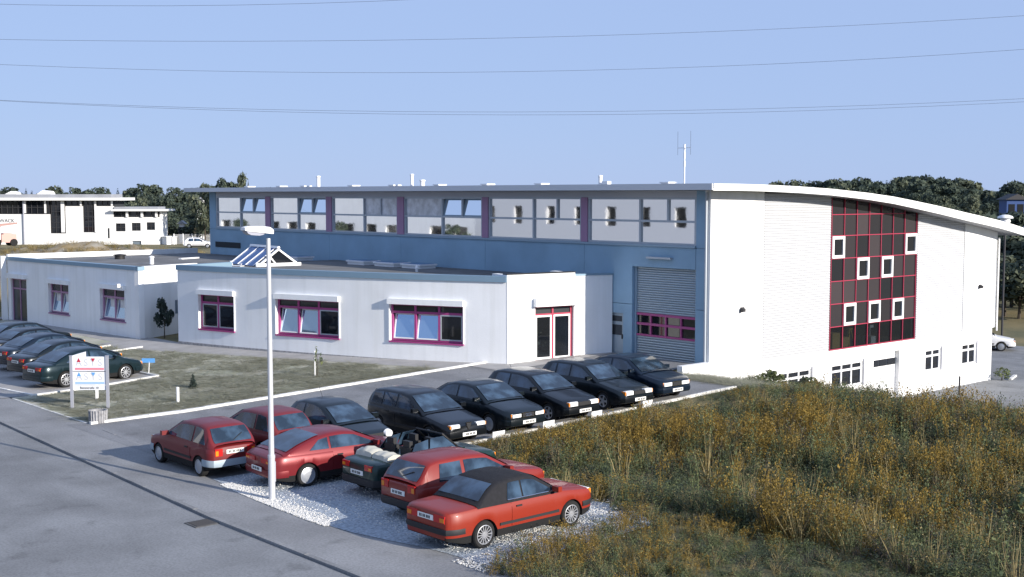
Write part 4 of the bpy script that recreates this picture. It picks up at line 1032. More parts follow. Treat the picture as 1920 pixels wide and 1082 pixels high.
# company sign at the corner of the lawn
SP0, SP1 = Vector((17.44, 42.86)), Vector((18.38, 42.02)); st = (SP1-SP0).normalized(); sn = Vector((st.y, -st.x)); SL = (SP1-SP0).length
sign = tag(empty('company_sign', (17.44, 42.86, 0)), 'white company sign on two grey posts at the lawn corner', 'sign')
def FS(u, z, d): return (st.x*u+sn.x*d, st.y*u+sn.y*d, z)
for u in (0, SL):
    mb = MB(); bar(FS, u-.045, u+.045, -.1, 1.86, -.05, .05, mb); bar(FS, u-.055, u+.055, 1.86, 1.88, -.06, .06, mb); mb.obj('post', 'sign_post', sign)
mb = MB(); bar(FS, .05, SL-.05, 1.33, 1.84, -.02, .01, mb); mb.prism([(.05, 1.84), (.52, 1.84), (.52, 2.02), (.05, 1.88)], -.02, .01, FS); top_p = mb.obj('panel', 'sign_panel', sign)
mb = MB(); bar(FS, .05, SL-.05, .84, 1.305, -.02, .01, mb); mid_p = mb.obj('panel', 'sign_panel', sign)
mb = MB(); bar(FS, .05, SL-.05, .66, .825, -.02, .01, mb); low_p = mb.obj('panel', 'sign_panel', sign)
mb = MB(); bar(FS, .56, SL-.05, 1.308, 1.330, -.01, .016, mb); mb.obj('divider', 'ink', sign)
def word(s, size, uc, z, m, par, nm='lettering'):
    p = FS(uc, z, .014); return text(nm, s, size, p, (st.x, st.y, 0), (0, 0, 1), m, par)
for z, tri, barm, par in ((1.52, 'sign_red', 'sign_pink', top_p), (1.02, 'sign_blue', 'sign_pale_blue', mid_p)):
    for ch, uc in (('A', .27), ('S', .52), ('Y', .77), ('S', 1.02)):
        word(ch, .34, uc, z, 'letter_grey', par)
    mb = MB(); mb.prism([(.20, z+.13), (.34, z+.13), (.27, z+.27)], .012, .022, FS); mb.prism([(.70, z+.26), (.84, z+.26), (.77, z+.13)], .012, .022, FS); mb.obj('logo_triangle', tri, par)
    mb = MB(); bar(FS, .13, SL-.11, z-.15, z-.07, .011, .016, mb); mb.obj('colour_bar', barm, par)
word('Benzstraße 10', .115, .62, .70, 'ink', low_p)
mb = MB(); bar(FS, .2, .28, -.1, .95, -1.45, -1.35, mb); tag(mb.obj('support_post', 'white_paint', None, loc=(17.9, 42.9, 0)), 'thin white post standing on the grass behind the company sign', 'post')
bpy.data.objects['support_post'].location = (17.8, 43.3, 0)
pl = tag(empty('planter', (16.98, 39.62, 0)), 'round ribbed concrete planter at the corner of lawn and drive', 'planter')
mb = MB(); mb.lathe([(.26, 0), (.28, .42), (.24, .42), (.23, .3), (.001, .3)], 28); mb.obj('bowl', 'stone', pl, smooth=30)
for k in range(20):
    a = 2*math.pi*k/20; mb = MB(); mb.tube([(.27*math.cos(a), .27*math.sin(a), .02), (.29*math.cos(a), .29*math.sin(a), .43)], .022, 5); mb.obj('rib', 'stone', pl)
mb = MB(); mb.tube([(0, 0, -.05), (0, 0, .52)], .055, 12); mb.lathe([(.06, 0), (.05, .03), (.001, .04)], 12, lambda r, a, h: (r*math.cos(a), r*math.sin(a), .52+h)); tag(mb.obj('marker_post', 'lamp_white', None, smooth=40, loc=(20.75, 41.45, .03)), 'short white round post on the lawn', 'post')
sg = tag(empty('small_sign', (22.9, 48.3, .09)), 'small blue sign on a thin white stake beside the parking stalls', 'sign')
mb = MB(); mb.tube([(0, 0, 0), (.03, -.02, .55)], .018, 6); mb.obj('stake', 'white_paint', sg)
mb = MB(); bar(seg((-.2, .18), (.2, -.18), 0, 0), 0, .54, .5, .68, -.01, .01, mb); mb.obj('plate', 'sign_blue', sg)
# stall number plates on the white kerb
for k, x in enumerate((24.43, 26.5, 28.63, 31.06)):
    r_ = tag(empty('stall_plate', (x, 28.06, zt(x)-.02)), ('white plate in front of the five door black hatchback, first on the white kerb', 'white plate on the kerb in front of the saloon with four rings', 'white plate on the kerb before the third hatchback from the hall', 'white plate on the white kerb, the one nearest the hall')[k], 'plate', 'white plates on the kerb')
    mb = MB(); mb.prism([(-.24, .05), (.24, .05), (.24, .30), (-.24, .30)], -.012, .012, lambda u, z, d: (u, d-z*.12, z)); mb.obj('panel', 'white_paint', r_)
    mb = MB(); mb.box(-.02, .02, .0, .03, -.1, .25); mb.obj('stem', 'sign_post', r_)
dr_ = tag(empty('drain_cover', (13.5, 25.9, -.044)), 'iron drain cover in the gutter of the road', 'drain')
mb = MB(); mb.box(-.3, .3, -.28, .28, 0, .012); mb.obj('frame', 'gutter', dr_)
for k in range(6):
    mb = MB(); mb.box(-.24, .24, -.22+k*.08, -.18+k*.08, .012, .024); mb.obj('grate_bar', 'iron', dr_)
mb = MB(); mb.tube([(0, 0, 0), (0, 0, .9)], .05, 8); tag(mb.obj('bollard', 'iron', None, loc=(57.2, 31.0, LOW)), 'thin dark post in the yard in front of the end wall', 'post')

# overhead wires
Fh = Vector((math.cos(YAW), math.sin(YAW))); Rh = Vector((math.sin(YAW), -math.cos(YAW)))
def wire(a, b, c, depth, label):
    mb = MB(); pts = []
    for i in range(49):
        u = -110+220*i/48; p = Fh*depth+Rh*u; pts.append((p.x, p.y, a+b*u+c*u*u))
    mb.tube(pts, .012, 5, caps=False); tag(mb.obj('power_line', 'wire', None, smooth=60), label, 'cable', 'overhead power lines')
def fit(p, depth):
    k = depth/2344.; cs = math.cos(PITCH); sn_ = math.sin(PITCH); rows = []
    for x, y in p:
        v = (541-y)/2344.; d = cs+v*sn_; h = -sn_+v*cs; t = depth/d
        rows.append(((x-960)/2344.*t, 7.5+h*t))
    (x1, z1), (x2, z2), (x3, z3) = rows
    c = ((z3-z1)/(x3-x1)-(z2-z1)/(x2-x1))/(x3-x2); b = (z2-z1)/(x2-x1)-c*(x1+x2); a = z1-b*x1-c*x1*x1
    return a, b, c
for p, dep, lab in ((((0, 8), (300, 11), (760, 0)), 84, 'topmost overhead wire, leaving the sky at the left'), (((0, 74), (960, 71), (1920, 29.5)), 88, 'second overhead wire from the top'), (((0, 121), (960, 134.5), (1920, 92.5)), 92, 'third overhead wire from the top'),
    (((0, 188), (960, 210), (1920, 185)), 96, 'upper wire of the lowest pair'), (((0, 189), (960, 215.5), (1920, 191)), 96.6, 'lower wire of the lowest pair')):
    wire(*fit(p, dep), dep, lab)

# ------------------------------------------------------------------ buildings further away
fb = tag(empty('far_office', (66.2, 189.2, .2)), 'large white building with flat projecting roofs and two tall window slots behind the field', 'building')
ft = Vector((.746, -.666)); fn_ = Vector((-.666, -.746))
def FF(u, z, d): return (ft.x*u+fn_.x*d, ft.y*u+fn_.y*d, z-.2)
K = .0789
def fu(px): return (px+8)*K
def fz(y): return 7.5+(366-y)*K
mb = MB(); bar(FF, fu(-60), fu(214), -.3, fz(377)-.02, -5, -.4, mb); mb.obj('inner_structure', 'core_dark', fb)
mb = MB(); bar(FF, fu(214)+.01, fu(300), -.3, fz(397)-.02, -4, -.4, mb); mb.obj('side_wall', 'render_white', fb)
def fwall(a, b, z0, z1, d=0): 
    mb = MB(); bar(FF, fu(a), fu(b), z0, z1, -.38, d, mb); mb.obj('wall', 'render_white', fb)
fwall(-60, 94, -.3, fz(402)); fwall(94.1, 123, -.3, fz(438)); fwall(123.1, 156, -.3, fz(387)); fwall(156.1, 181, -.3, fz(436)); fwall(181.1, 213, -.3, fz(387))
mb = MB(); bar(FF, fu(-62), fu(231), fz(376), fz(371), -6, 1.1, mb); mb.obj('roof', 'fascia_white', fb)
mb = MB(); bar(FF, fu(-62), fu(211), fz(371)+.01, fz(364.5), -5, .3, mb); mb.obj('roof_edge', 'hall_roofing', fb)
mb = MB(); bar(FF, fu(212), fu(314), fz(396), fz(392.5), -4.5, .9, mb); mb.obj('roof', 'fascia_white', fb)
mb = MB(); bar(FF, fu(215), fu(297), fz(392.5)+.01, fz(388), -4, .2, mb); mb.obj('roof_edge', 'hall_roofing', fb)
def fwin(px0, px1, y0, y1, cols, rows, nm='window'):
    a, b, z0, z1 = fu(px0), fu(px1), fz(y1), fz(y0); mb = MB(); w_ = .07
    for i in range(cols+1): u = a+(b-a)*i/cols; bar(FF, u-w_/2, u+w_/2, z0, z1, -.3, -.05, mb)
    for j in range(rows+1): z = z0+(z1-z0)*j/rows; bar(FF, a, b, z-w_/2, z+w_/2, -.29, -.06, mb)
    o = mb.obj(nm, 'iron', fb)
    mb = MB(); bar(FF, a, b, z0, z1, -.2, -.19, mb); mb.obj('pane', 'pane_dark', o)
fwin(-58, 44, 377, 401.5, 10, 2); fwin(48, 92, 377, 401.5, 4, 2); fwin(96, 122.5, 377, 437.5, 3, 6); fwin(124, 155.5, 377, 386.5, 3, 1); fwin(157, 180.5, 377, 435.5, 3, 6); fwin(182, 212, 377, 386.5, 3, 1)
for px in (84, 115, 118, 151, 178, 209, 46):
    mb = MB(); bar(FF, fu(px), fu(px+3.2), fz(400) if px in (84, 46) else (fz(386) if px in (151, 209) else fz(436)), fz(377), -.04, .12, mb); mb.obj('column', 'white_paint', fb)
# lower part with three square windows
h0 = -.3
cells = [(217, 235, 419, 434), (247, 263.5, 418, 433), (275, 290.5, 417, 431.5)]
wall('wall', FF, fu(213.2), fu(300), h0, fz(407.5), [(fu(a), fu(b), fz(d), fz(c)) for a, b, c, d in cells]+[(fu(247), fu(264), h0, fz(452))], 'render_white', fb, .38, 40)
for a, b, c, d in cells: fwin(a, b, c, d, 2, 2)
fwin(214, 298, 397, 407.5, 6, 1, 'clerestory')
for px in (237, 265, 292):
    mb = MB(); bar(FF, fu(px), fu(px+4), fz(407), fz(397), -.04, .25, mb); mb.obj('column', 'white_paint', fb)
mb = MB(); bar(FF, fu(247), fu(264), h0, fz(452), -.3, -.2, mb); mb.obj('door', 'door_grey', fb)
mb = MB(); bar(FF, fu(202), fu(205), fz(447), fz(428), .0, .02, mb); mb.obj('slit_window', 'pane_dark', fb)
mb = MB(); mb.tube([FF(fu(45), -.2, .15), FF(fu(45), fz(377), .15)], .12, 8); mb.obj('downpipe', 'sign_post', fb)
p = FF(fu(13), fz(417), .02); text('lettering', 'WACK', .72, p, (ft.x, ft.y, 0), (0, 0, 1), 'ink', fb, .01)
for px0, px1, h in ((0, 22, .35), (60, 87, .45)):
    mb = MB(); mb.prism([(fu(px0), 0), (fu(px1), 0), (fu(px1)-.3, h), (fu(px0)+.9, h*1.3)], -4, -2, lambda u, z, d: FF(u, fz(364.5)+z, d)); mb.obj('roof_monitor', 'render_white', fb)
mb = MB(); mb.box(0, 1.6, 0, 2.4, 0, 1.1); mb.box(-.1, 1.7, -.1, 2.5, 1.1, 1.2); mb.box(1.6, 1.62, .4, 1.2, .1, 1.0); tag(mb.obj('garden_hut', 'render_white', None, loc=(84.6, 171.5, .2)), 'small white hut by the right end of the far white building', 'hut')
# digger-like machine and fence beside the far building
mc = tag(empty('loader', (61.5, 172, .6)), 'red and white working machine standing before the far white building', 'machine')
mb = MB(); mb.box(-.9, 1.1, -.8, .8, .5, 1.6); mb.box(-.6, .5, -.7, .7, 1.6, 1.75); mb.obj('body', 'redwhite', mc)
mb = MB(); mb.prism([(-1.6, 1.6), (-.9, 3.0), (1.5, 3.2), (1.5, 3.0), (-.7, 2.7), (-1.4, 1.5)], -.1, .1, lambda u, z, d: (u*.75, -u*.67+d, z)); mb.obj('boom', 'redwhite', mc)
mb = MB(); mb.box(-2.2, -.95, -.6, .6, .9, 1.8); mb.obj('cab', 'white_paint', mc)
for x in (-1.5, .7):
    for y in (-.8, .8):
        mb = MB(); mb.lathe([(.001, -.15), (.5, -.15), (.5, .15), (.001, .15)], 14, lambda r, a, h: (x+r*math.cos(a), y+h, .5+r*math.sin(a))); mb.obj('wheel', 'tyre', mc)
fe = tag(empty('field_fence', (85, 172, .2)), 'pale wire fence along the far edge of the field', 'fence')
F0, F1 = Vector((85.5, 171)), Vector((100, 165)); 
for i in range(13):
    q = F0+(F1-F0)*i/12-Vector((85, 172)); mb = MB(); mb.box(q.x-.06, q.x+.06, q.y-.06, q.y+.06, 0, 1.6); mb.obj('fence_post', 'galv', fe)
for i in range(12):
    a = F0+(F1-F0)*i/12-Vector((85, 172)); b = F0+(F1-F0)*(i+1)/12-Vector((85, 172))
    mb = MB(); f = seg((a.x, a.y), (b.x, b.y), 0, 0); l = (b-a).length
    for j in range(10): bar(f, .06, l-.06, .1+j*.15, .14+j*.15, -.02, .02, mb)
    mb.obj('fence_panel', 'galv', fe)
def house(px, d, ytop, hpx, wpx, m, label, roofm='hall_roofing'):
    k = d/2344.; a = YAW-math.atan((px-960)/2344.); x, y = d*math.cos(a), d*math.sin(a); zt_ = 7.5+(366-ytop)*k; h = hpx*k; wd = wpx*k
    o = tag(empty('distant_house', (x, y, 0), YAW-math.pi/2), label, 'house', 'houses among the far trees')
    mb = MB(); mb.box(-wd/2, wd/2, 0, wd, 0, zt_); mb.obj('wall', m, o)
    mb = MB(); mb.prism([(-wd/2-.3, zt_), (wd/2+.3, zt_), (0, zt_+h*.5)], -.3, wd+.3, lambda u, z, q: (u, q, z)); mb.obj('roof', roofm, o)
    for s_ in (-.25, .2):
        mb = MB(); mb.box(wd*s_-.35, wd*s_+.35, -.03, 0, zt_-1.6, zt_-.5); mb.obj('window', 'pane_dark', o)
house(376, 205, 374, 8, 12, 'render_white', 'white gable of a house among the trees left of the hall roof')
house(341, 200, 418, 12, 9, 'render_white', 'small white house deep among the trees left of the hall')
house(1904, 150, 374, 20, 34, 'blue_sheet', 'blue building among the trees at the far right', 'iron')
gl = tag(empty('globe_lamp', (78.9, 39.85, LOW-.3)), 'white mushroom lamp on a pole above the right end of the hall roof', 'lamp')
mb = MB(); mb.tube([(0, 0, 0), (0, 0, 8.2)], .07, 8); mb.obj('pole', 'iron', gl)
mb = MB(); mb.lathe([(.08, 8.15), (.28, 8.2), (.34, 8.4), (.30, 8.55)], 14); mb.obj('globe', 'lamp_white', gl, smooth=60)
mb = MB(); mb.lathe([(.5, 8.6), (.46, 8.72), (.2, 8.82), (.001, 8.84)], 16); mb.obj('hat', 'lamp_white', gl, smooth=60)
# white offices across the road: they stand outside the frame and show in the ribbon window
ob = tag(empty('mirrored_office', (2, 52, -.1)), 'white office across the road, seen reflected in the ribbon window of the hall', 'office')
def OB(u, z, d): return (d, u, z)
rows = [(2.0, 3.3), (5.0, 6.3)]; ops = []
for i in range(24):
    u = 2+i*3.9+rnd.uniform(-.3, .3)
    if i < 10: ops.append((u, u+1.1, 5.0, 6.6)); ops.append((u, u+1.1, 1.8, 3.2))
    elif i % 4: ops.append((u, u+2.1, 3.3, 4.5))
wall('wall', OB, 0, 40.2, 0, 9.5, [o for o in ops if o[1] < 40.2], 'fascia_grey', ob, .3, 50); wall('wall', OB, 40.2, 96, 0, 9.5, [o for o in ops if o[0] > 40.2], 'office_white', ob, .3, 50)  # near half in grey: its shade is put into the wall colour
mb = MB(); bar(OB, .3, 95.7, 0, 9.3, -12, -.31, mb); mb.obj('inner_structure', 'core_dark', ob)
mb = MB(); bar(OB, -.3, 96.3, 9.51, 9.8, -12, .5, mb); mb.obj('roof', 'fascia_grey', ob)
mb = MB()
for a, b, z0, z1 in ops: bar(OB, a, b, z0, z1, -.2, -.18, mb)
mb.obj('window_band', 'pane_dark', ob)

# ------------------------------------------------------------------ vegetation
def leafq(mb, c, size, nrm, r):
    n = Vector(nrm).normalized(); a = n.orthogonal().normalized(); b = n.cross(a); an = r.uniform(0, 6.28)
    u = (a*math.cos(an)+b*math.sin(an))*size; v = (b*math.cos(an)-a*math.sin(an))*size*r.uniform(.5, .9); c = Vector(c)
    o = len(mb.v); mb.v += [tuple(c-u), tuple(c+v*.8-u*.1), tuple(c+u), tuple(c-v*.8+u*.1)]; mb.f.append((o, o+1, o+2, o+3)); mb.mi.append(0)
def crown_decid(seed, n, blobs, leaf):
    r = random.Random(seed); mb = MB(); B = []
    for i in range(blobs):
        h = r.uniform(.28, .88); rad = (.36 if h < .65 else .36-(h-.65)*.85)*r.uniform(.55, 1); a = r.uniform(0, 6.28)
        B.append((Vector((rad*math.cos(a), rad*math.sin(a), h)), r.uniform(.10, .19)))
    B.append((Vector((0, 0, .55)), .26)); B.append((Vector((r.uniform(-.08, .08), 0, .9)), .10))
    for i in range(n):
        c, q = r.choice(B); d = Vector((r.gauss(0, 1), r.gauss(0, 1), r.gauss(0, 1)+.25)).normalized()
        leafq(mb, c+d*q*r.uniform(.6, 1.08), leaf*r.uniform(.6, 1.3), d+Vector((r.gauss(0, .5), r.gauss(0, .5), r.gauss(0, .5))), r)
    return mb
def crown_conifer(seed, n, leaf):
    r = random.Random(seed); mb = MB()
    for i in range(n):
        h = 1-(r.random()**.6)*.9; rad = (1-h)*.30*(.75+.25*math.sin(h*60))+.01; a = r.uniform(0, 6.28); rr = rad*math.sqrt(r.uniform(.2, 1.1))
        leafq(mb, (rr*math.cos(a), rr*math.sin(a), h-rr*.35), leaf*r.uniform(.5, 1.2)*(.6+.6*(1-h)), (math.cos(a)*.4, math.sin(a)*.4, 1), r)
    return mb
def tree_proto(kind, k):
    if kind == 'conifer': mb = crown_conifer(50+k, 900, .045); m = 'leaf_conifer'
    else: mb = crown_decid(10+k, 1300, 11, .045); m = 'leaf_forest' if kind == 'leafy' else 'leaf_forest_pale'
    cr = mb.mesh('crown', m, fix=False)
    tb = MB(); tb.tube([(0, 0, -.03), (.005, 0, .3), (0, .006, .8)], .022, 7, r1=.006)
    for q in range(4):
        a = q*1.7+k; tb.tube([(0, 0, .3+.1*q), (.15*math.cos(a), .15*math.sin(a), .5+.1*q)], .01, 5, r1=.003)
    return cr, tb.mesh('trunk', 'bark', 50)
PROT = {(kd, k): tree_proto(kd, k) for kd in ('leafy', 'pale', 'conifer') for k in range(3)}
TL = {'leafy': ('dark leafy tree in the wood %s', 'leafy'), 'pale': ('paler round tree in the wood %s', 'pale'), 'conifer': ('dark pointed conifer in the wood %s', 'conifer')}
def plant_tree(px, d, ytop, kind, where, base=None, wide=1.0):
    a = YAW-math.atan((px-960)/2344.); x, y = d*math.cos(a), d*math.sin(a); zb_ = terr(x, y) if base is None else base
    f = d*math.cos(a-YAW); v = (541-ytop)/2344.; zt_ = 7.5+f*(-math.sin(PITCH)+v*math.cos(PITCH))/(math.cos(PITCH)+v*math.sin(PITCH))
    h = max(2.5, zt_-zb_); cr, tk = PROT[(kind, rnd.randrange(3))]
    nm = 'conifer_tree' if kind == 'conifer' else 'leafy_tree'
    o = tag(empty(nm, (x, y, zb_), rnd.uniform(0, 6.28)), TL[kind][0] % where, 'tree', '%s trees %s' % (TL[kind][1], where))
    wd = max(h, 5.5)*wide*rnd.uniform(.85, 1.2); o.scale = (wd, wd, h)
    inst('crown', cr, o); inst('trunk', tk, o)
    return o
SKL = [(-60, 354), (0, 356), (40, 347), (70, 350), (120, 356), (200, 355), (225, 351), (245, 355), (290, 345), (315, 350), (350, 355), (395, 346), (440, 340), (462, 352), (500, 358)]
SKR = [(1440, 344), (1500, 339), (1560, 340), (1640, 337), (1690, 333), (1750, 332), (1785, 340), (1815, 337), (1840, 353), (1858, 367), (1880, 350), (1920, 340), (1990, 340)]
def kindpick(p): 
    q = rnd.random(); return 'leafy' if q < p else ('pale' if q < p+.22 else 'conifer')
for d, dy, x0, x1, st_ in ((330, 0, -50, 500, 16), (280, 13, -40, 480, 19), (245, 27, 180, 460, 24), (222, 42, 200, 440, 22), (206, 58, 290, 430, 20)):
    px = x0
    while px < x1: plant_tree(px+rnd.uniform(-6, 6), d+rnd.uniform(-8, 8), lerp_pts(SKL, px)+dy+rnd.uniform(-4, 7), kindpick(.55), 'left of the hall'); px += st_
plant_tree(451, 190, 329, 'pale', 'behind the far end of the hall roof', wide=.35); plant_tree(421, 190, 338, 'leafy', 'behind the far end of the hall roof', wide=.6); plant_tree(385, 190, 347, 'pale', 'behind the far end of the hall roof', wide=.6)
for d, dy, x0, x1, st_ in ((300, 0, 1450, 1960, 14), (262, 12, 1480, 1970, 17), (225, 28, 1700, 1980, 24), (190, 50, 1790, 1990, 24), (160, 78, 1840, 1990, 26)):
    px = x0
    while px < x1: plant_tree(px+rnd.uniform(-6, 6), d+rnd.uniform(-8, 8), lerp_pts(SKR, px)+dy+rnd.uniform(-3, 7), kindpick(.6), 'right of the hall'); px += st_
for px, d, yt_ in ((1886, 118, 405), (1912, 114, 398), (1945, 116, 406), (1970, 110, 410), (1866, 126, 425), (1900, 106, 440), (1932, 104, 450), (1960, 106, 440), (1874, 106, 452), (1888, 101, 480), (1915, 100, 490), (1945, 100, 485)):
    plant_tree(px, d, yt_, kindpick(.75), 'beside the yard', wide=1.1)
for y_ in (92, 112, 133):
    cr, tk = PROT[('leafy', int(y_) % 3)]; o = tag(empty('leafy_tree', (4.6, y_, -.1)), 'dark bushy tree before the white office across the road, mirrored in the ribbon window', 'tree', 'mirrored trees'); o.scale = (4.2, 4.2, 4.6+(y_ % 7)*.2); inst('crown', cr, o); inst('trunk', tk, o)
# hills under the woods
def ridge(name, pxa, pxb, d0, d1, top):
    mb = MB(); vs = []; n_ = 30
    for i in range(n_+1):
        px = pxa+(pxb-pxa)*i/n_; a = YAW-math.atan((px-960)/2344.); k = math.sin(math.pi*i/n_)**.5
        for d, z in ((d0, -.5), ((d0*2+d1)/3, top*.7*k), (d1, top*k), (d1+300, -1)): vs.append((d*math.cos(a), d*math.sin(a), z))
    mb.add(vs, [(i*4+j, (i+1)*4+j, (i+1)*4+j+1, i*4+j+1) for i in range(n_) for j in range(3)]); structure(mb.obj(name, 'leaf_forest', smooth=60))
ridge('hill', -500, 640, 300, 420, 7.6); ridge('hill', 1300, 2500, 270, 380, 8.6)
# earth mound with dry grass before the far building
def mound(name, m, cx_, cy_, lx, ly, rz, h, seed, n1=36, n2=14):
    r = random.Random(seed); mb = MB(); vs = []
    for i in range(n1+1):
        for j in range(n2+1):
            u, v = i/n1*2-1, j/n2*2-1; q = max(0, 1-u*u)**.7*max(0, 1-v*v); z = h*q*(.8+.4*noise.noise((u*4+seed, v*2, 0))+.22*noise.noise((u*15+seed, v*6, 3)))
            x, y = u*lx, v*ly; vs.append((cx_+x*math.cos(rz)-y*math.sin(rz), cy_+x*math.sin(rz)+y*math.cos(rz), .15+z))
    mb.add(vs, [(i*(n2+1)+j, (i+1)*(n2+1)+j, (i+1)*(n2+1)+j+1, i*(n2+1)+j+1) for i in range(n1) for j in range(n2)]); structure(mb.obj(name, m, smooth=70)); return mb
az = lambda px: YAW-math.atan((px-960)/2344.)
def pol(px, d): return d*math.cos(az(px)), d*math.sin(az(px))
x_, y_ = pol(150, 150); mound('earth_mound', 'field_earth', x_, y_, 10.5, 6, R(-41.7), 2.1, 3)
x_, y_ = pol(40, 128); mound('earth_mound', 'field_earth', x_, y_, 12, 5, R(-41.7), 1.6, 8)
MOUNDS = [(*pol(150, 150), 10.5, 6, 2.1), (*pol(40, 128), 12, 5, 1.6)]
x_, y_ = pol(-30, 98); mound('earth_mound', 'ground_dry', x_, y_, 5, 7, R(-30), 3.0, 5)

# scatter helper: instances on the points of a mesh
def proto_collection(name, objs):
    c = bpy.data.collections.new(name)
    for i, (mb, m) in enumerate(objs):
        me = mb.mesh('%s_%02d' % (name, i), m, fix=False); c.objects.link(bpy.data.objects.new('%s_%02d' % (name, i), me))
    return c
def scatter(name, pts, coll):
    """pts: (x, y, z, rotation, scale xy, scale z, index)"""
    me = bpy.data.meshes.new(name); me.from_pydata([p[:3] for p in pts], [], [])
    for nm, ty, k in (('idx', 'INT', lambda p: p[6]),):
        at = me.attributes.new(nm, ty, 'POINT'); at.data.foreach_set('value', [k(p) for p in pts])
    at = me.attributes.new('rot', 'FLOAT_VECTOR', 'POINT'); at.data.foreach_set('vector', [q for p in pts for q in (rnd.uniform(-.12, .12), rnd.uniform(-.12, .12), p[3])])
    at = me.attributes.new('sca', 'FLOAT_VECTOR', 'POINT'); at.data.foreach_set('vector', [q for p in pts for q in (p[4], p[4], p[5])])
    o = bpy.data.objects.new(name, me); COL.objects.link(o); o['kind'] = 'stuff'
    g = bpy.data.node_groups.new(name+'_nodes', 'GeometryNodeTree')
    g.interface.new_socket('Geometry', in_out='INPUT', socket_type='NodeSocketGeometry'); g.interface.new_socket('Geometry', in_out='OUTPUT', socket_type='NodeSocketGeometry')
    gi = g.nodes.new('NodeGroupInput'); go = g.nodes.new('NodeGroupOutput'); ip = g.nodes.new('GeometryNodeInstanceOnPoints'); ci = g.nodes.new('GeometryNodeCollectionInfo')
    ci.inputs['Collection'].default_value = coll; ci.inputs['Separate Children'].default_value = True; ci.inputs['Reset Children'].default_value = True
    def attr(nm, ty):
        n_ = g.nodes.new('GeometryNodeInputNamedAttribute'); n_.data_type = ty; n_.inputs['Name'].default_value = nm; return n_.outputs['Attribute']
    ip.inputs['Pick Instance'].default_value = True
    g.links.new(gi.outputs[0], ip.inputs['Points']); g.links.new(ci.outputs[0], ip.inputs['Instance']); g.links.new(attr('idx', 'INT'), ip.inputs['Instance Index'])
    g.links.new(attr('rot', 'FLOAT_VECTOR'), ip.inputs['Rotation']); g.links.new(attr('sca', 'FLOAT_VECTOR'), ip.inputs['Scale']); g.links.new(ip.outputs[0], go.inputs[0])
    md = o.modifiers.new('scatter', 'NODES'); md.node_group = g
    return o
def tuft(seed, stems, spread, leaf, nleaf, headn, head, lean=.2, w=.006, leafup=.3):
    r = random.Random(seed); mb = MB()
    for s_ in range(stems):
        a = r.uniform(0, 6.28); d = r.uniform(0, spread); b = Vector((d*math.cos(a), d*math.sin(a), 0)); h = r.uniform(.6, 1.0)
        t = b+Vector((r.gauss(0, lean), r.gauss(0, lean), 1))*h; mid = (b+t)/2+Vector((r.gauss(0, .03), r.gauss(0, .03), 0))
        an = r.uniform(0, 3.14); sd = Vector((math.cos(an), math.sin(an), 0))*w
        o = len(mb.v); mb.v += [tuple(b-sd), tuple(b+sd), tuple(mid+sd), tuple(mid-sd), tuple(t)]; mb.f += [(o, o+1, o+2, o+3), (o+3, o+2, o+4)]; mb.mi += [0, 0]
        for k in range(nleaf):
            q = r.uniform(.15, .95); c = b.lerp(t, q)+Vector((r.gauss(0, leaf), r.gauss(0, leaf), r.gauss(0, leaf*.5)))
            leafq(mb, c, leaf*r.uniform(.5, 1.2)*(1.1-.5*q), (r.gauss(0, 1), r.gauss(0, 1), r.uniform(.2, 1.4)), r)
        for k in range(headn):
            c = t+Vector((r.gauss(0, head), r.gauss(0, head), r.gauss(-head*.8, head*1.6))); leafq(mb, c, head*r.uniform(.35, .8), (r.gauss(0, 1), r.gauss(0, 1), r.uniform(0, 1)), r)
    return mb
wc = []
for k in range(3): wc.append((tuft(100+k, 6, .22, .055, 13, 0, .04, .22), 'weed_dark'))
for k in range(3): wc.append((tuft(110+k, 6, .20, .045, 12, 4, .04, .2), 'weed_green'))
for k in range(3): wc.append((tuft(120+k, 9, .22, .026, 5, 16, .042, .18, .007), 'weed_ochre'))
for k in range(2): wc.append((tuft(130+k, 18, .16, .03, 1, 2, .03, .28, .008), 'weed_tan'))
for k in range(2): wc.append((tuft(140+k, 12, .22, .026, 6, 5, .03, .2), 'weed_brown'))
WC = proto_collection('weed_tuft', wc)
def inside(x, y, P):
    c = False; j = len(P)-1
    for i in range(len(P)):
        if (P[i][1] > y) != (P[j][1] > y) and x < (P[j][0]-P[i][0])*(y-P[i][1])/(P[j][1]-P[i][1])+P[i][0]: c = not c
        j = i
    return c
WP = [(15.7, 18.5), (16.6, 19.0), (18.6, 19.15), (20.7, 19.2), (21.5, 21), (21.6, 24), (21.9, 28.0), (30, 28.1), (37.2, 28.1), (38.8, 29.6), (40.6, 31.9), (47, 31.9), (51.2, 31.6), (52.4, 29.5), (53.4, 26), (52.5, 22), (50, 16), (47, 8), (30, 3), (15.6, 3)]
pts = []
n_try = 0
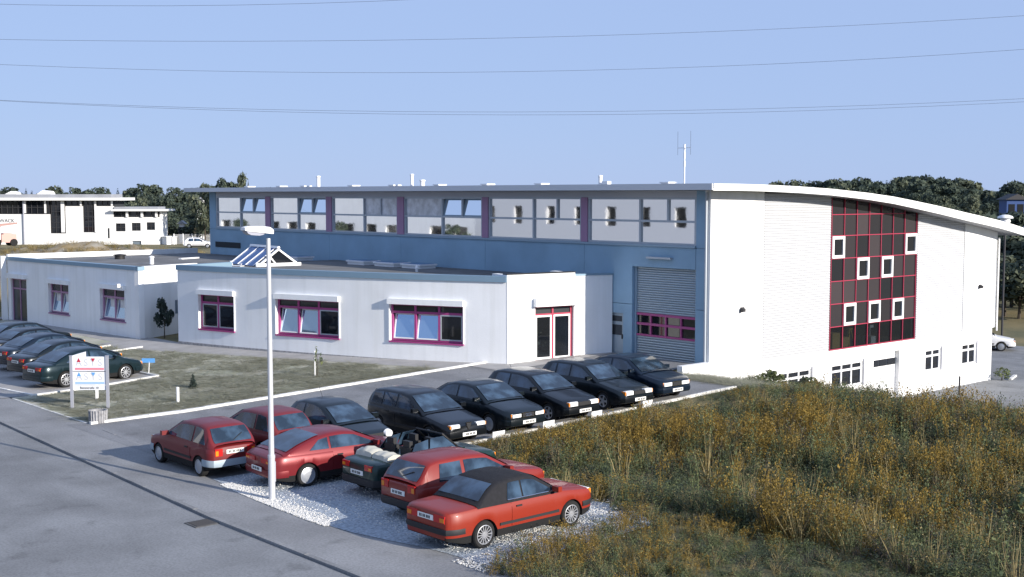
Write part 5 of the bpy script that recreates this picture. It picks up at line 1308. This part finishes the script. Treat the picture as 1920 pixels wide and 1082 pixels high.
while len(pts) < 15000 and n_try < 80000:
    n_try += 1
    x, y = rnd.uniform(15, 54), rnd.uniform(3, 32)
    if not inside(x, y, WP): continue
    # keep only what the frame can show, with a margin to the sides
    f = x*math.cos(YAW)+y*math.sin(YAW); q = (x*math.sin(YAW)-y*math.cos(YAW))/f
    if f < 9 or q > .62 or q < -.35 or f < 13 and abs(q) > .8: continue
    n1 = noise.noise((x*.22, y*.22, 1.3)); n2 = noise.noise((x*.55, y*.55, 7.7)); n3 = noise.noise((x*1.4, y*1.4, 3.1))
    drk = smooth(28, 40, x)*(1-smooth(22, 27, y))
    och = .06+.95*n1+.55*n2-.30*drk+.25*smooth(19, 23, y)*(1-smooth(25, 28, y))*(1-smooth(30, 38, x))
    if n2 < -.38 and rnd.random() < .6: continue
    v = rnd.random()
    if v < och*.6: kd = rnd.choice((6, 7, 8))
    elif v < .66: kd = rnd.choice((0, 1, 2, 0, 1, 2, 3, 4, 5, 3, 4, 5))
    elif v < .78 or (drk > .5 and v < .88): kd = rnd.choice((11, 12, 11, 12, 2))
    elif v < .92: kd = rnd.choice((9, 10))
    else: kd = rnd.choice((3, 4, 5))
    e = 1.0
    if x > 36 and y > 27: e = .65+.45*smooth(39.5, 42, x)*(1-smooth(46, 49.5, x))
    if x < 39: e = min(e, .22+.78*(1-smooth(24.2, 28.1, y)))
    if x < 22 and y < 20.2: e = .38
    if x < 23 and y > 19: e = min(e, .7)
    hgt = e*(.72+.55*n1+.45*n3+.3*n2)*rnd.uniform(.7, 1.3)
    if e > .6 and y < 23 and rnd.random() < .02: hgt = rnd.uniform(1.3, 1.75); kd = rnd.choice((8, 9, 10, 4))
    if hgt < .2: hgt = .2
    wd = .9*rnd.uniform(.8, 1.3)*(.55+.45*e)
    pts.append((x, y, terr(x, y)-.03, rnd.uniform(0, 6.28), wd, hgt, kd))
scatter('weeds', pts, WC)
# dry grass before the far building and behind the wing, tufts along edges
pts = []
for i in range(2600):
    px, d = rnd.uniform(-60, 380), rnd.uniform(84, 165); x, y = pol(px, d)
    if y < 78: continue
    z = .12
    for bx, by, lx, ly, hh in MOUNDS:
        c_, s2 = math.cos(R(-41.7)), math.sin(R(-41.7)); u = ((x-bx)*c_+(y-by)*s2)/lx; v = (-(x-bx)*s2+(y-by)*c_)/ly
        if abs(u) < 1 and abs(v) < 1: z = max(z, .1+hh*.8*(1-u*u)**.7*(1-v*v))
    pts.append((x, y, z, rnd.uniform(0, 6.28), 1.6*rnd.uniform(.8, 1.5), rnd.uniform(.3, .8), rnd.choice((9, 10, 9, 10, 6, 11, 4))))
scatter('dry_grass', pts, WC)
gc = [(tuft(200+k, 16, .14, .02, 0, 0, .02, .5, .008), 'grass_blade') for k in range(3)]
GC = proto_collection('grass_tuft', gc)
pts = []
while len(pts) < 5000:
    y = 40.1+(59-40.1)*rnd.random()**1.25; x = rnd.uniform(16.8, 33)
    if x > ox(y)-2.2-.02*(y-40) or (x < 23.2 and y > 46.4+(x-17.3)*.19): continue
    if noise.noise((x*.5, y*.5, 0)) < -.25 and rnd.random() < .6: continue
    pts.append((x, y, terr(x, y)+.01, rnd.uniform(0, 6.28), rnd.uniform(.7, 1.3), rnd.uniform(.025, .065), rnd.randrange(3)))
for i in range(1800):
    x, y = rnd.uniform(36.5, 41.5), rnd.uniform(27.5, 32); pts.append((x, y, terr(x, y)-.01, rnd.uniform(0, 6.28), 1.2, rnd.uniform(.06, .2), rnd.randrange(3)))
scatter('grass', pts, GC)
# loose pebbles
pc = []
for k in range(4):
    r = random.Random(k); bm_ = bmesh.new(); bmesh.ops.create_icosphere(bm_, subdivisions=1, radius=1)
    mb = MB(); bm_.verts.ensure_lookup_table()
    mb.add([(v.co.x*r.uniform(.8, 1.2), v.co.y*r.uniform(.7, 1.1), v.co.z*r.uniform(.5, .8)) for v in bm_.verts], [tuple(v.index for v in f.verts) for f in bm_.faces]); bm_.free(); pc.append((mb, 'pebble'))
PC = proto_collection('pebble_stone', pc)
pts = []
def edge_x(y): return 15.72-.25*math.sin((y-19)*.31)
while len(pts) < 11000:
    v = rnd.random()
    if v < .30: y = rnd.uniform(23.6, 28.9); x = edge_x(y)+abs(rnd.gauss(0, .28))-.12
    elif v < .34: y = rnd.uniform(18.6, 19.6); x = 15.8+abs(rnd.gauss(0, .5))
    elif v < .50: y = rnd.gauss(19.6, .35); x = rnd.uniform(17.4, 20.6)
    elif v < .58: x = rnd.gauss(20.9, .5); y = rnd.uniform(19.2, 21.4)
    else: x = rnd.uniform(16.3, 21.4); y = rnd.uniform(18.9, 29.5)
    s_ = rnd.uniform(.010, .026); pts.append((x, y, max(terr(x, y), 0)+.018, rnd.uniform(0, 6.28), s_, s_, rnd.randrange(4)))
scatter('gravel_stones', pts, PC)
mb = MB(); r = random.Random(5)
for k in range(70): leafq(mb, (r.gauss(0, .16), r.gauss(0, .16), .38+abs(r.gauss(.3, .2))), .09, (r.gauss(0, 1), r.gauss(0, 1), r.gauss(.5, 1)), r)
mb.obj('foliage', 'cream_leaf', pot, fix=False)
# shrubs, saplings
def shrub(name, loc, sc, m, seed, n, label, cat, blobs=8, leaf=.06, trunk=True, kind='d'):
    root = tag(empty(name, loc), label, cat); root.scale = sc
    (crown_decid(seed, n, blobs, leaf) if kind == 'd' else crown_conifer(seed, n, leaf)).obj('foliage', m, root, fix=False)
    mb = MB(); mb.tube([(0, 0, -.02), (.01, 0, .4), (0, .01, .75)], .03, 6, r1=.008); mb.obj('stem', 'bark', root)
    return root
shrub('shrub', (28.75, 58.75, .25), (1.15, 1.15, 2.0), 'leaf_conifer', 301, 900, 'dark clipped shrub in the recess between the two white offices', 'shrub')
shrub('dwarf_conifer', (22.57, 43.8, .08), (.75, .75, .62), 'leaf_conifer', 302, 350, 'tiny dark conifer planted on the lawn', 'shrub', kind='c', leaf=.1)
shrub('sapling', (27.3, 42.4, .22), (.55, .55, 1.25), 'weed_green', 303, 60, 'thin young tree with a white stake on the lawn', 'sapling', leaf=.07)
mb = MB(); mb.tube([(0, 0, 0), (0, 0, 1.05)], .025, 6); tag(mb.obj('stake', 'white_paint', None, loc=(27.25, 42.5, .22)), 'white stake holding the young tree on the lawn', 'stake')
shrub('hedge_bush', (25.3, 79.5, .15), (4.5, 4.5, 2.1), 'leaf_conifer', 305, 1500, 'dark bush at the far end of the office wing', 'bush', leaf=.035)
shrub('thistle_bush', (27.6, 12.6, -.05), (1.9, 1.9, 1.5), 'weed_green', 306, 700, 'green leafy bush sticking out of the weeds at the bottom right', 'bush', leaf=.05)
shrub('corner_bush', (63.3, 31.9, LOW), (1.2, 1.2, .7), 'weed_green', 307, 250, 'small green weed clump at the far foot of the end wall', 'bush', leaf=.07)
for k, (x, y, h, w_) in enumerate(((41.6, 30.9, 1.15, 1.3), (43.2, 30.2, 1.3, 1.5), (44.6, 31.2, 1.2, 1.2), (46.2, 30.0, 1.35, 1.6), (39.6, 29.2, .8, 1.3), (48.3, 29.6, 1.1, 1.3))):
    shrub('bush', (x, y, terr(x, y)-.05), (w_, w_, h), ('weed_green', 'weed_dark')[k % 2], 320+k, 420, ('green bush in the weeds below the first basement window', 'dark bush in the weeds between the first two basement windows', 'green bush against the end wall left of the second basement window', 'tallest dark bush in front of the second basement window', 'low green bush beside the end of the white kerb', 'dark bush where the weeds meet the yard')[k], 'bush', leaf=.06)['group'] = 'bushes at the edge of the weeds'
